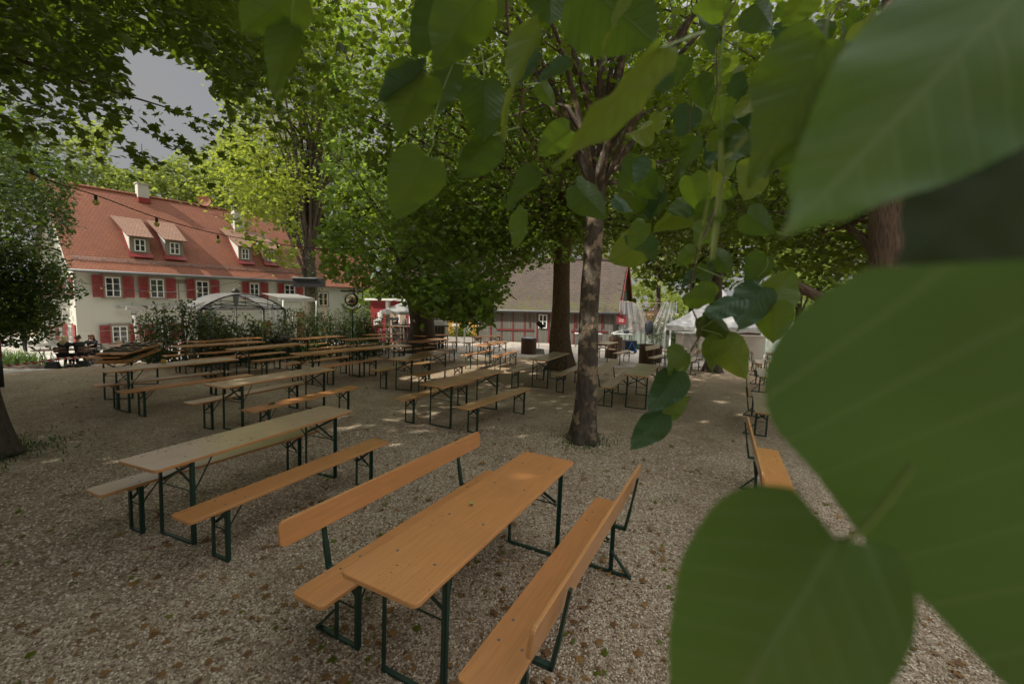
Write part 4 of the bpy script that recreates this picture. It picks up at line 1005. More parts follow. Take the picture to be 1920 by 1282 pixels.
tree('maple_tree', 'double trunked dark leaved maple behind the beer tables, centre left', [PD, dep((783, 610), dD), dep((775, 560), dD), dep((762, 500), dD-.2), dep((740, 380), dD-.5), dep((720, 150), dD-1)], [.34, .30, .26, .22, .16, .05],
     [(dep((800, 480), dD-4.5), (4.6, 3.6, 1.05), 130, 36), (dep((690, 450), dD-4), (3.2, 2.8, 1.0), 70, 34), (dep((760, 400), dD-4), (5.2, 3.4, 1.3), 95, 36), (dep((800, 220), dD-2), (6.5, 5.5, 4.2), 230, 40), (dep((860, 545), dD-7.0), (1.2, 1.5, .55), 46, 40), (dep((770, 535), dD-6.0), (1.5, 1.6, .45), 44, 38), (dep((860, -200), dD-2), (7, 6, 4), 80, 40)],
     M['bark'], M['lf_dark'], 'maple', .16, (SKY, SKY2, BARNC, [(0, 0), (606, 0), (606, 700), (0, 700)], [(0, 550), (625, 520), (690, 545), (770, 556), (800, 600), (800, 900), (0, 900)], LOWALL), 40, 'garden trees', .45, lo=.3, spr=.6,
     extra=np.concatenate([spray_along(p_, 11.5, 12.5, n_, .6, w_) for p_, n_, w_ in (([(620, 500), (560, 540), (535, 552)], 90, 9), ([(640, 500), (655, 540), (640, 555)], 60, 10), ([(700, 520), (735, 570), (750, 588)], 80, 10), ([(690, 490), (600, 505)], 90, 10), ([(860, 560), (900, 585), (925, 608)], 110, 9), ([(800, 560), (850, 590)], 100, 12), ([(900, 540), (960, 556)], 60, 9))]),
     stemextra=[([PD2, dep((800, 610), dD), dep((798, 560), dD), dep((805, 480), dD), dep((830, 330), dD), dep((850, 100), dD)], [.40, .33, .28, .22, .15, .05])])
tree('plane_tree', 'mottled slim trunked tree with sun flecks on its bark, right of centre', [PA, dep((1100, 700), dA), dep((1107, 560), dA), dep((1113, 420), dA), dep((1120, 320), dA), dep((1135, 230), dA+.1), dep((1120, -100), dA+.3)], [.19, .165, .155, .15, .135, .10, .04],
     [((2.2, 7.6, 7.7), (4.6, 4.2, 2.3), 200, 42), ((1.6, 8.6, 5.6), (2.6, 2.4, .9), 60, 36)], M['bark3'], M['lf_linden'], 'heart', .105, (SKY, TRC, BARNC, LOWR, LOWALL), 26, 'garden trees', .5, lo=.55,
     stemextra=[([dep((1128, 270), dA), dep((1100, 175), dA-.1), dep((1070, 90), dA-.2), dep((1045, -20), dA-.3)], [.10, .07, .05, .03]), ([dep((1116, 310), dA), dep((1090, 280), dA-.1), dep((1085, 250), dA)], [.05, .04, .02]), ([dep((1122, 330), dA), dep((1160, 315), dA), dep((1260, 300), dA+.3)], [.06, .04, .02]), ([dep((1120, 345), dA), dep((1170, 340), dA), dep((1220, 325), dA+.3)], [.05, .03, .02])])
tree('linden_tree', 'thick straight brown trunked tree in front of the shed', [PB, dep((1051, 600), dB), dep((1052, 480), dB), dep((1058, 340), dB), dep((1068, 180), dB+.2), dep((1075, -100), dB+.5), dep((1080, -500), dB+1)], [.40, .31, .28, .25, .20, .15, .05],
     [((1.0, 13.0, 8.2), (6.6, 5.0, 3.4), 420, 46), ((3.4, 15.5, 5.2), (3.8, 2.5, 1.2), 130, 44), ((-.6, 13.5, 4.7), (2.6, 2, .8), 60, 40)], M['bark2'], M['lf_linden'], 'heart', .13, (SKY, TRC, BARNC, LOWR, LOWALL), 46, 'garden trees', .5, lo=.4, spr=.6)
PF = at((1336, 697)); dF = d_(PF)
tree('linden_tree', 'slim dark trunked tree beside the grill and the white marquee', [PF, dep((1340, 600), dF), dep((1345, 500), dF), dep((1350, 300), dF), dep((1355, 0), dF+.3), dep((1360, -300), dF+.6)], [.27, .22, .20, .18, .13, .05],
     [((7.6, 14.6, 8.0), (5.0, 4.4, 3.2), 320, 46), ((6.2, 12, 5.1), (2.6, 2, .9), 60, 40)], M['bark'], M['lf_linden'], 'heart', .13, (BARNC, LOWR, LOWALL), 36, 'garden trees', .5, lo=.5, spr=.6)
PG = at((1672, 900)); dG = d_(PG)
tree('linden_tree', 'tree at right whose trunk shows only between the giant leaves', [PG, dep((1665, 700), dG), dep((1660, 430), dG), dep((1668, 200), dG), dep((1680, -200), dG)], [.30, .24, .21, .18, .08],
     [((7.2, 7.6, 6.6), (3.0, 3.2, 2.5), 170, 44), ((6.0, 8.2, 4.0), (1.9, 1.6, .9), 70, 40)], M['bark2'], M['lf_linden'], 'heart', .12, ([(1170, 540), (1300, 530), (1440, 480), (1560, 590), (1700, 640), (1700, 900), (1160, 900)], LOWALL), 26, 'garden trees', .5, lo=.4,
     stemextra=[([dep((1665, 640), dG), dep((1600, 590), dG), dep((1540, 560), dG+.2), dep((1490, 533), dG+.3), dep((1455, 540), dG+.4)], [.12, .09, .075, .06, .03])])
# trees added mostly out of frame, left, behind the camera and overhead, for shade
for i, (x, y, n, lab) in enumerate(((-9.5, -2, 210, 'added shade tree left behind the camera, nearest the maple'), (-3.2, -4.5, 200, 'added shade tree right behind the camera'), (-15.5, 5, 240, 'added shade tree out of view at the left of the maple'), (-3.6, 2.9, 150, 'added shade tree crown high above the littered table'), (-16, -5, 180, 'added shade tree farthest back at the left'), (-10, 11.5, 150, 'added shade tree crown high above the leftmost table'), (-26, 8, 260, 'added tall shade tree beyond the left edge near the farmhouse'), (-36, 25.5, 200, 'added shade tree beyond the left edge beside the farmhouse gable'))):
    pth = [(x, y, 0), (x, y, 3), (x+.2, y, 6), (x, y+.2, 10)]
    if i in (3, 5): pth = [(x-7 if i == 3 else x-9, y-6.5 if i == 3 else y+1, 0), (x-5.5, y-5, 4), (x-3, y-2.5, 7), (x, y, 9.5)]
    tree('linden_tree', lab, pth, [.3, .25, .2, .08], [((x, y, 8.8 if i not in (3, 5) else 10.2), (4.8, 4.6, 2.6), int(n*2.1), 34)], M['bark'], M['lf_maple'], 'heart', .24, (SKY, SKY2, HOUSE, BARNC, LOWALL), 10, 'added shade trees', .6, lo=.5, spr=.6)
# background trees beyond the roofs
BG = [(-40, 48, 16, 7, 7.5, 'lf_far', 'pale sunlit tree behind the left end of the farmhouse roof'), (-32, 56, 18, 7, 8, 'lf_far', 'bright yellowish tree behind the first chimney'), (-23, 58, 17, 7, 8, 'lf_linden', 'green tree behind the satellite dish'),
      (-14, 56, 17, 7, 8, 'lf_linden', 'tree behind the right chimney of the farmhouse'), (-8, 46, 15, 6, 7, 'lf_linden', 'tree between farmhouse and shed'), (-3, 48, 18, 7, 8, 'lf_linden', 'tree behind the left part of the shed roof'),
      (5, 50, 19, 8, 8, 'lf_far', 'pale tree behind the right part of the shed roof'), (13.5, 41, 12, 4.5, 6, 'lf_farwillow', 'pale willow right of the shed gable'), (20, 48, 17, 7, 8, 'lf_far', 'bright tree behind the white marquee'),
      (30, 46, 16, 7, 8, 'lf_linden', 'green tree behind the plastic screen'), (42, 44, 17, 8, 8, 'lf_far', 'bright tree far right behind the giant leaf'), (-52, 40, 17, 8, 8, 'lf_linden', 'dark tree left beyond the farmhouse'), (-11.8, 38, 4.6, 2.6, 3.0, 'lf_linden', 'round green bush behind the slatted counter'), (-8.5, 36, 3.2, 2.2, 2.4, 'lf_linden', 'bush behind the tent at the counter')]
for x, y, h, r, rz, lm, lab in BG+[(17.5, 43, 12, 6, 7, 'lf_far', 'pale yellowish tree behind the torn tarp'), (27, 39, 12, 6, 7, 'lf_far', 'bright tree between marquee and plastic screen'), (10, 58, 20, 8, 9, 'lf_far', 'tall pale tree beyond the shed gable')]:
    z0 = float(terr(x, y)); 
    small = h < 6
    if not small: h += 6
    tree('background_tree' if not small else 'bush', lab, [(x, y, z0), (x, y, z0+h*.35), (x+.3, y, z0+h*.9)], [.05*h**.5*2, .12, .04], [((x, y, z0+h-rz*.85 if not small else z0+h*.5), (r, r*.8, rz), 300 if not small else 70, 40)],
         M['bark'], M[lm], 'heart', .40 if not small else .22, (SKY,), 8, 'trees beyond the buildings', .45, spr=.95 if not small else .4, lo=.3, cat='tree' if not small else 'bush', tint=.1)
n = 26000; a = RNG.random(n)*1.9*PI; rr = 78+24*RNG.random(n); x = rr*np.sin(a); y = rr*np.cos(a)+8; hh = 11+5*np.sin(a*9)+3*np.sin(a*23+1)
z = terr(x, y)+hh*RNG.random(n)**.8
pos = np.stack([x, y, z], 1); wv = leaves('distant_woods', pos, 1.1*(.6+.8*RNG.random(n)), 'heart', M['lf_far'], None, .3, (SKY,)); tag(wv, 'distant ring of pale green woods behind everything', 'woods', None, 'stuff')

# ------------------------------------------------------------------ hedge shrubs
def shrub(px, h, w, label, n=900, dens=1., kind='laurel_shrub', mat='lf_shrub', sz=.10, tpl='oval', dp=0., P=None):
    if P is None: P = at(px)
    P = np.array(P)+np.array([0, dp, 0]); root = empty(kind, tuple(P), 0, label, 'shrub', 'shrubs of the hedge')
    st = MB(); pos = []
    ns = int(14*w)
    for i in range(ns):
        a = random.random()*2*PI; r = w*.5*random.random()**.5; x, y = r*math.cos(a), r*math.sin(a)*.7; hh = h*(.6+.4*random.random())*(1-.25*(r/w*2)**2)
        lean = (random.gauss(0, .12), random.gauss(0, .1)); st.tube([(x, y, 0), (x+lean[0]*.5, y+lean[1]*.5, hh*.5), (x+lean[0]*1.6, y+lean[1], hh)], [.018, .012, .004], 5)
        m_ = int(n/ns)
        for k in range(m_):
            t = (k/m_)**.75; sp_ = .20*(1-t*.6)*(1.2 if t < .6 else 1)
            pos.append((P[0]+x+lean[0]*(1.6*t)+random.gauss(0, sp_), P[1]+y+lean[1]*t+random.gauss(0, sp_), P[2]+.06+hh*t+random.gauss(0, .05)))
    st.build('stems', M['twig'], root)
    pos = np.array(pos); o = leaves('foliage', pos, sz*(.7+.6*RNG.random(len(pos))), tpl, M[mat], None, .3); o.parent = root; o.matrix_parent_inverse = Matrix.Translation(-Vector(P)); return root
HS = [((345, 683), 2.15, 2.0, 'large leafy laurel shrub at the left end of the hedge', 2600), ((404, 676), 1.7, 1.2, 'laurel shrub left of the arch post in the hedge', 900), ((440, 674), 1.75, 1.3, 'laurel shrub under the arched frame, left part', 1000),
      ((478, 672), 1.5, 1.2, 'laurel shrub under the middle of the arched frame', 800), ((520, 668), 1.9, 1.1, 'thin laurel shrub at the right arch post', 650), ((563, 664), 1.9, 1.5, 'laurel shrub leaning on the ivied trunk, left side', 1300),
      ((606, 660), 2.0, 1.5, 'laurel shrub at the right side of the ivied trunk', 1100), ((640, 657), 2.1, 1.4, 'tall sparse laurel shrub left of the pub sign', 800), ((672, 657), 2.1, 1.4, 'tall sparse laurel shrub right under the pub sign', 900), ((694, 658), 1.8, 1.1, 'laurel shrub at the right end of the hedge', 800)]
for px, h, w, lab, n in HS: shrub(px, h, w, lab, n)
# low plants at the hedge foot
lowp = []
for i in range(70):
    x = 360+random.random()*340; P = at((x, 682-(x-360)*.055+random.gauss(0, 2))); lowp += [(P[0]+random.gauss(0, .3), P[1]+random.gauss(0, .3), P[2]+random.random()*.5) for _ in range(34)]
lowp = np.array(lowp); tag(leaves('ground_ivy', lowp, .11*(.6+.6*RNG.random(len(lowp))), 'heart', M['lf_shrub'], None, .4), 'low ivy and undergrowth along the foot of the hedge', 'ivy', None, 'stuff')
# ivy on the tree in the hedge
P = np.array([dep((583+random.gauss(0, 12), 480+random.random()*175), dC-.45+random.random()*.4) for _ in range(900)])
tag(leaves('ivy', P, .10*(.6+.6*RNG.random(900)), 'heart', M['lf_shrub'], None, .1), 'ivy climbing round the trunk in the hedge', 'ivy', None, 'stuff')
rk = at((518, 674)); mb = MB(); 
def boulder(r, c, mat, name, label, cat, sq=(1, 1, .8), seed=0, n=3):
    bm = bmesh.new(); bmesh.ops.create_icosphere(bm, subdivisions=n, radius=1)
    for v in bm.verts:
        f = 1+.28*mnoise.noise(v.co*1.6+Vector((seed, 0, 0)))+.10*mnoise.noise(v.co*5+Vector((seed, 3, 0))); v.co = Vector((v.co.x*sq[0], v.co.y*sq[1], v.co.z*sq[2]))*r*f
    me = bpy.data.meshes.new(name); bm.to_mesh(me); bm.free(); me.polygons.foreach_set('use_smooth', [n > 2]*len(me.polygons)); o = link(name, me, mat, None, c); return tag(o, label, cat)
boulder(.42, tuple(at((518, 672))+np.array([0, .5, .48])), simple('mossy rock', (.03, .028, .018), 1., .4, 4, 30, .8), 'rock', 'round mossy rock on top of the hedge wall', 'rock', (1.1, .8, .8), 4, 4)
boulder(.8, tuple(at((512, 672))+np.array([0, .5, .0])), simple('mossy rock', (.045, .048, .03), .9, .4, 4, 30, .8), 'rock', 'broad mossy stone under the round rock in the hedge', 'rock', (1.4, .8, .7), 9)

# iris bed at the left
bed = at((10, 684)); ib = empty('iris_clump', tuple(bed), 0, 'big clump of long green iris leaves with a few lilac blooms at the left edge', 'plant')
BT = []; 
for i in range(520):
    c = np.array([random.gauss(0, 1.0), random.gauss(0, .45)]); a = random.random()*2*PI; L = .55+.55*random.random(); w = .022
    d = np.array([math.cos(a), math.sin(a)]); s = np.array([-d[1], d[0]]); sp_ = random.uniform(.25, .75); P = []
    for k in range(5):
        t = k/4; p = c+d*(sp_*L*t*t); z = L*(t-.42*t*t)*1.15; ww = w*(1-t)**.7; P += [(p[0]-s[0]*ww, p[1]-s[1]*ww, z), (p[0]+s[0]*ww, p[1]+s[1]*ww, z)]
    BT.append(P)
BV = np.array(BT).reshape(-1, 3); f0 = np.array([(2*k, 2*k+1, 2*k+3, 2*k+2) for k in range(4)]); BF = (f0[None]+10*np.arange(520)[:, None, None]).reshape(-1, 4)
link('leaf_blades', bigmesh('leaf_blades', BV, BF, np.repeat(RNG.random(520), 4)), M['lf_grass'], ib)
for px in ((66, 642), (14, 646)):
    q = dep(px, d_(bed)-.1)-bed
    for k in range(5):
        b_ = MB(); b_.lathe([(0, 0), (.035, .02), (.04, .05), (0, .075)], 7, 0, tuple(q+np.array([random.gauss(0, .05), random.gauss(0, .05), random.gauss(0, .05)]))); b_.build('bloom', M['lilac'], ib)
tag(boulder(.5, tuple(at((30, 690))+np.array([0, .2, -.05])), M['soil'], 'flower_bed', 'dark soil of the iris bed at the left edge', 'flower bed', (4.2, 1.2, .3), 2), kind='structure')

# ------------------------------------------------------------------ garden props
def lp(px, h=0.): return tuple(float(v) for v in at(px, h))
# slatted waste bin and music stand
def slat_bin(px, r, h, label, mat='brownwood', tilt=0):
    P = lp(px); o = empty('slatted_bin', P, 0, label, 'waste bin', 'round slatted waste bins')
    n = 22
    for k in range(n):
        a = 2*PI*k/n; mb = MB(); mb.box((0, 0, h/2+.02), (2*PI*r/n*.86, .022, h), 0); s = mb.build('slat', M[mat], o, (r*math.cos(a), r*math.sin(a), 0)); s.rotation_euler = (0, 0, a+PI/2)
    MB().lathe([(r-.02, .02), (r-.02, h-.05), (r-.05, h-.04), (r-.06, .06)], 20).build('liner', M['black'], o)
    mb = MB()
    for z in (.12, h-.10): mb.lathe([(r+.012, z), (r+.016, z), (r+.016, z+.025), (r+.012, z+.025)], 24)
    mb.build('hoop', M['rust'], o); return o
b1 = slat_bin((991, 664), .34, .72, 'dark brown slatted bin with blue bag rim beside the music stand')
MB().lathe([(.26, .70), (.33, .735), (.31, .76), (.24, .70)], 20).build('bag', simple('bluish bin bag', (.18, .24, .28), .4), b1)
P = lp((1010, 664)); ms = empty('music_stand', P, 0, 'thin music stand on a dark concrete block before the shed', 'music stand')
MB().prism([(-.27, -.2), (.27, -.2), (.27, .2), (-.27, .2)], 0, .26, 0, None, lambda x, y, z: (x*(1-.5*z), y*(1-.5*z), z)).build('base_block', M['concrete'], ms, None, .02)
mb = MB(); mb.tube([(0, 0, .26), (0, 0, 1.28)], [.022, .018], 8); mb.lathe([(.2, .262), (.19, .285), (.03, .30)], 16); mb.build('pole', M['white'], ms)
mb = MB(); R_ = Matrix.Rotation(.75, 3, 'Y')
mb.box((.03, 0, 1.36), (.36, .03, .20), 0, R_); mb.box((.0, -.05, 1.28), (.30, .06, .02), 0, R_)
for k in range(3): mb.bar((-.12+.1*k, -.02, 1.47-.1*k), (.05+.07*k, -.03, 1.22), .02, .02)
mb.build('desk', M['black'], ms)
# shed right end: table shelves, crates, barrow, bins, stump, red sign
def shelf(px, w, d, h, label, rz=0.):
    o = empty('side_table', lp(px), rz, label, 'table', 'white side tables along the shed')
    MB().box((0, 0, h), (w, d, .05)).build('top', M['white'], o, None, .008)
    for sx in (-1, 1):
        for sy in (-1, 1): MB().box((sx*(w/2-.06), sy*(d/2-.05), (h-.025)/2), (.04, .04, h-.025)).build('leg', M['metalgrey'], o)
shelf((1165, 656), 1.15, .6, .95, 'white topped side table at the corner of the shed'); shelf((1102, 652), 1.6, .5, .86, 'white topped side table along the shed wall behind the mottled trunk')
o = empty('rubbish_barrow', lp((1178, 662)), .2, 'blue and dark wheeled cart under the white side table', 'cart')
mb = MB(); mb.prism([(-.35, -.3), (.35, -.3), (.35, .3), (-.35, .3)], .15, .7, 0, None, lambda x, y, z: (x*(.8+.3*z), y*(.8+.3*z), z)); mb.build('tub', M['black'], o, None, .03)
mb = MB(); mb.bar((-.3, -.36, .1), (0, -.37, .62), .06, .05); mb.bar((.3, -.36, .1), (0, -.37, .62), .06, .05); mb.bar((-.3, -.36, .16), (.3, -.36, .16), .06, .05); mb.build('frame', M['blue'], o)
for s_ in (-1, 1):
    w_ = MB().lathe([(.12, -.02), (.13, 0), (.12, .02)], 16).build('wheel', M['black'], o, (s_*.32, -.1, .13)); w_.rotation_euler = (0, PI/2, 0)
slat_bin((1153, 664), .33, .85, 'brown slatted bin under the side table at the shed corner')
slat_bin((1212, 683), .30, .80, 'reddish slatted bin lit by the sun beside the backrest bench')
slat_bin((1228, 680), .26, .70, 'narrow dark slatted bin behind the pale backrest bench')
for i, (px, c, lab) in enumerate((((1190, 655), M['green'], 'green plastic crate beside the cart'), ((1186, 650), simple('brown carton', (.24, .16, .09), .8), 'brown carton stacked by the shed corner'))):
    c_ = MB(); w_ = .5 if i == 0 else .55; z_ = .35
    c_.prism([(-w_/2, -.2), (w_/2, -.2), (w_/2, .2), (-w_/2, .2)], 0, .05); 
    for sx in (-1, 1): c_.box((sx*(w_/2-.015), 0, z_/2+.027), (.03, .4, z_-.05)); c_.box((0, sx*.185, z_/2+.026), (w_-.06, .03, z_-.05))
    tag(c_.build('crate', c, None, lp(px)), lab, 'crate')
def stump(px, r, h, lab):
    o = empty('tree_stump', lp(px), 0, lab, 'stump')
    mb = MB(); mb.tube([(0, 0, -.05), (0, 0, h*.4), (0, 0, h)], [r*1.15, r*1.03, r], 18, 0, False); mb.build('bark', M['bark2'], o)
    MB().lathe([(r*.98, h-.01), (r*.96, h+.004), (.0, h+.006)], 18).build('cut_face', simple('cut wood', (.42, .27, .13), .8, .2, 14), o)
stump((1146, 672), .26, .42, 'sawn tree stump under the pale bench near the shed corner')
rs = empty('red_sign', bloc(BLen+.35, -.35, 1.55), 0, 'small red sign with pale lines of writing hanging at the shed gable', 'sign')
MB().box((.1, 0, .15), (.62, .02, .50)).build('board', M['redbright'], rs); MB().add([(-.2, .3, .4), (.42, .3, .4), (.42, -.02, .52), (-.2, -.02, .52)], [(0, 1, 2, 3)]).build('flap', M['redbright'], rs)
def text(s, parent, loc, size, mat, rot=(PI/2, 0, 0), name='lettering'):
    cu = bpy.data.curves.new(name, 'FONT'); cu.body = s; cu.size = size; cu.extrude = .002; cu.align_x = 'CENTER'; cu.align_y = 'CENTER'
    dg = bpy.context.evaluated_depsgraph_get(); t = bpy.data.objects.new('t', cu); COL.objects.link(t); bpy.context.view_layer.update()
    me = bpy.data.meshes.new_from_object(t.evaluated_get(bpy.context.evaluated_depsgraph_get())); bpy.data.objects.remove(t)
    o = link(name, me, mat, parent, loc); o.rotation_euler = rot; return o
text('Unser\nKiosk', rs, (.1, -.013, .14), .13, M['white'])
mb = MB(); mb.bar((-.05, 0, 0), (1.3, -.1, .35), .05, .05); tag(mb.build('hand_rail', M['white'], None, bloc(BLen+.05, .0, .85)), 'white slanting rail at the shed corner above the side table', 'rail')
mb = MB(); mb.lathe([(.05, 0), (.16, .05), (.18, .14), (.1, .2), (0, .18)], 12); tag(mb.build('kettle', M['black'], None, tuple(np.array(lp((1170, 656)))+np.array([.1, 0, .975]))), 'black pot standing on the white side table at the shed corner', 'pot')
# planter and plant left of the shed
pp = np.array(bloc(barn_u(868), -1.0, 0)); pl_ = empty('planter', tuple(pp), 0, 'low grey stone planter with a leafy bush before the notice board', 'planter')
MB().prism(rrect(1.9, .6, .1), 0, .42).build('trough', M['concrete'], pl_)
MB().prism(rrect(1.75, .46, .06), .422, .44).build('soil', M['soil'], pl_)
pos = np.stack([pp[0]+RNG.normal(0, .45, 500), pp[1]+RNG.normal(0, .15, 500), pp[2]+.45+np.abs(RNG.normal(0, .35, 500))], 1)
o = leaves('foliage', pos, .11*(.7+.6*RNG.random(500)), 'heart', M['lf_linden'], None, .3); o.parent = pl_; o.matrix_parent_inverse = Matrix.Translation(-Vector(pp))
# marquees
def marquee(corners, zt, peak, label, legs, zbase=None, val=.28):
    """corners: four ground points; pyramid roof"""
    C_ = [np.array(c) for c in corners]; c0 = sum(C_)/4; o = empty('marquee', tuple(c0), 0, label, 'tent', 'white party tents')
    L_ = [c-c0 for c in C_]; N_ = 10; mb = MB(); ap = np.array([0, 0, zt+peak])
    for i in range(4):
        a, b = L_[i].copy(), L_[(i+1) % 4].copy(); a[2] = b[2] = zt
        rows = []
        for r in range(N_+1):
            t = r/N_; sag = -.16*peak*math.sin(PI*t); row = []
            for k in range(N_+1):
                p = (a*(1-k/N_)+b*(k/N_))*(1-t)+ap*t; p = p.copy(); p[2] += sag-.03*math.sin(PI*k/N_)*(1-t)*1.5; row.append(p)
            rows.append(row)
        for r in range(N_):
            for k in range(N_):
                mb.quad([rows[r][k], rows[r][k+1], rows[r+1][k+1], rows[r+1][k]])
        for k in range(N_):
            p, q_ = rows[0][k], rows[0][k+1]; mb.quad([p-np.array([0, 0, val*(.85+.15*(k % 2))]), q_-np.array([0, 0, val*(.85+.15*((k+1) % 2))]), q_, p])
    cv = mb.build('canopy', M['tent'], o)
    for i in legs:
        MB().box((L_[i][0]*.985, L_[i][1]*.985, (zt+L_[i][2])/2), (.07, .07, zt-L_[i][2])).build('leg', M['white'], o)
    mb = MB()
    for i in range(4):
        a, b = L_[i]*.985, L_[(i+1) % 4]*.985; mb.bar((a[0], a[1], zt-.10), (b[0], b[1], zt-.10), .04, .04)
    mb.build('frame', M['white'], o); return o
# right marquee
A_ = at((1243, 668)); B_ = at((1447, 690)); dA2 = d_(A_)
ea = np.array([.985, -.10, 0]); eb = np.array([.40, .93, 0]); L1 = 5.2
c1_ = A_; c2_ = A_+ea*L1; c3_ = c2_+eb*4.4; c4_ = A_+eb*4.4
for c in (c1_, c2_, c3_, c4_): c[2] = float(terr(c[0], c[1]))
marquee((c1_, c2_, c3_, c4_), 2.08-float(c1_[2])*0-.28, 2.2, 'large white marquee with peaked roof behind the slim dark trunk', (0, 1, 2, 3))
# middle marquee at the counter
A_ = at((713, 656)); 
c1_ = A_.copy(); c2_ = A_+np.array([3.4, .1, 0]); c3_ = c2_+np.array([0, 3.2, 0]); c4_ = A_+np.array([0, 3.2, 0])
for c in (c1_, c2_, c3_, c4_): c[2] = float(terr(c[0], c[1]))
zt_ = float(dep((710, 582), d_(A_))[2]); cm = sum((c1_, c2_, c3_, c4_))/4
marquee((c1_, c2_, c3_, c4_), zt_-float(cm[2]), 1.35, 'white party tent over the drinks counter, centre left', (0, 1, 2, 3), None, .14)
MB_ = MB(); MB_.box((0, 0, 1.1), (.16, .16, 2.2)); tag(MB_.build('timber_post', M['concrete'], None, tuple(A_+np.array([.25, .35, 0]))), 'grey timber post with bolts beside the tent leg at the counter', 'post')
# slatted counter
A_ = at((738, 652)); B_ = at((782, 650)); ct = empty('slatted_counter', tuple(A_), 0, 'weathered slatted wooden bar counter under the white tent', 'counter')
Lc = float(np.hypot(*(B_-A_)[:2]))+1.1
MB().box((Lc/2, .12, 1.08), (Lc+.1, .4, .05)).build('top', M['slats'], ct)
for k in range(int(Lc/.16)): MB().box((.08+k*.16, 0, .52), (.135, .03, 1.04)).build('slat', M['slats'], ct)
MB().box((Lc*.78, .1, 1.22), (.9, .3, .22)).build('cooler', M['white'], ct)
for k, (x, c) in enumerate(((.42, 'white'), (.52, 'concrete'), (.6, 'white'))): tag(MB().lathe([(.035, 0), (.04, .1), (.03, .25), (.02, .28)], 10).build('bottle', M[c], None, tuple(A_+np.array([x, .1, 1.107]))), ('tall white cup at the left end of the slatted counter', 'grey bottle standing between two white cups on the counter', 'white cup right of the grey bottle on the counter')[k], 'cup')
# red kiosk booth
A_ = at((700, 651)); kb = empty('kiosk', tuple(A_+np.array([.1, 3.2, 0])), .05, 'red painted kiosk with a beige opening beside the pub sign', 'kiosk')
mb = MB(); mb.box((0, .7, 1.1), (2.5, 1.3, 2.2)); mb.build('wall', M['redbright'], kb)
MB().box((.2, .04, 1.05), (.9, .02, 1.75)).build('door', simple('beige door', (.33, .25, .18), .7), kb)
MB().box((0, .7, 2.26), (3.0, 1.8, .1)).build('roof', M['white'], kb)
for x, z in ((-.75, 1.35), (-.95, 1.0), (.95, 1.2)): MB().box((x, .035, z), (.26, .015, .42)).build('poster', M['white'], kb)
P = at((694, 656)); tb = empty('brown_chair', tuple(P), .4, 'reddish brown wooden chair in front of the kiosk', 'chair')
mb = MB(); mb.box((0, 0, .45), (.45, .42, .04)); mb.build('seat', M['brownwood'], tb); mb = MB()
for s_ in (-1, 1): mb.bar((s_*.2, .18, .47), (s_*.2, .28, .95), .03, .03)
for k in range(3): mb.bar((-.2, .2+.02*k, .6+.12*k), (.2, .2+.02*k, .6+.12*k), .02, .07)
mb.build('backrest', M['brownwood'], tb)
for sx in (-1, 1):
    for sy in (-1, 1): MB().box((sx*.19, sy*.17, .215), (.03, .03, .43)).build('leg', M['brownwood'], tb)
# high table at the counter
P = at((728, 658)); ht = empty('standing_table', tuple(P), .1, 'tall narrow standing table near the drinks counter', 'table')
MB().prism(rrect(2.0, .5, .04), 1.07, 1.10).build('tabletop', M['orange'], ht)
for s_ in (-1, 1):
    mb = MB(); leg_frame(mb, s_*.75, -s_, .5, 1.10); mb.build('leg_frame', M['green'], ht)
# round pub sign on a pole
P = at((666, 660)); dS = d_(P); c = dep((663, 562), dS); c2 = dep((662, 575), dS)
ps = empty('pub_sign', tuple(P), 0, 'round pub sign with a black ship emblem on a thin pole above the hedge', 'sign')
q = c-P; r_ = 12.5*dS/FPX
MB().tube([(q[0], .05, 0), (q[0], .05, float(q[2])+.9*r_)], .035, 8).build('pole', M['green'], ps)
def disc(r, y, mat, name, z, x, n=32): 
    mb = MB(); mb.lathe([(r, 0), (r, .03), (0, .03)], n); o = mb.build(name, mat, ps, (x, y, z)); o.rotation_euler = (PI/2, 0, 0); return o
disc(r_, 0, M['green'], 'rim', float(q[2]), float(q[0])); disc(r_*.82, -.032, M['black'], 'ring', float(q[2]), float(q[0])); disc(r_*.76, -.05, simple('cream enamel', (.52, .42, .28), .5), 'face', float(q[2]), float(q[0]))
mb = MB(); sc_ = r_*.7
mb.prism([(-.75*sc_, -.25*sc_), (-.55*sc_, -.62*sc_), (.55*sc_, -.62*sc_), (.78*sc_, -.2*sc_), (.3*sc_, -.2*sc_), (.28*sc_, 0), (-.1*sc_, .02*sc_), (-.15*sc_, -.12*sc_), (-.4*sc_, -.1*sc_), (-.42*sc_, -.25*sc_)], -.012, 0, 0, None, lambda x, y, z: (x, z, y))
mb.prism([(.28*sc_, -.2*sc_), (.42*sc_, -.2*sc_), (.40*sc_, .55*sc_), (.30*sc_, .55*sc_)], -.012, 0, 0, None, lambda x, y, z: (x, z, y))
mb.build('emblem', M['black'], ps, (float(q[0]), -.082, float(q[2])))
o = MB().tube([(math.cos(a)*r_*1.35, 0, -r_*.55+math.sin(a)*r_*.85) for a in np.linspace(PI*1.02, PI*1.98, 16)], .06, 8).build('scroll', simple('pale green scroll', (.30, .33, .22), .6), ps, (float(q[0]), -.02, float(q[2])))
mb = MB(); mb.box((0, 0, r_*1.25), (.9, .03, .06)); mb.box((.45, 0, r_*1.0), (.03, .03, .5)); mb.box((.1, 0, r_*1.4), (.05, .03, .3)); mb.box((.25, 0, r_*1.4), (.05, .03, .3)); mb.build('bracket', M['black'], ps, (float(q[0]), 0, float(q[2])))
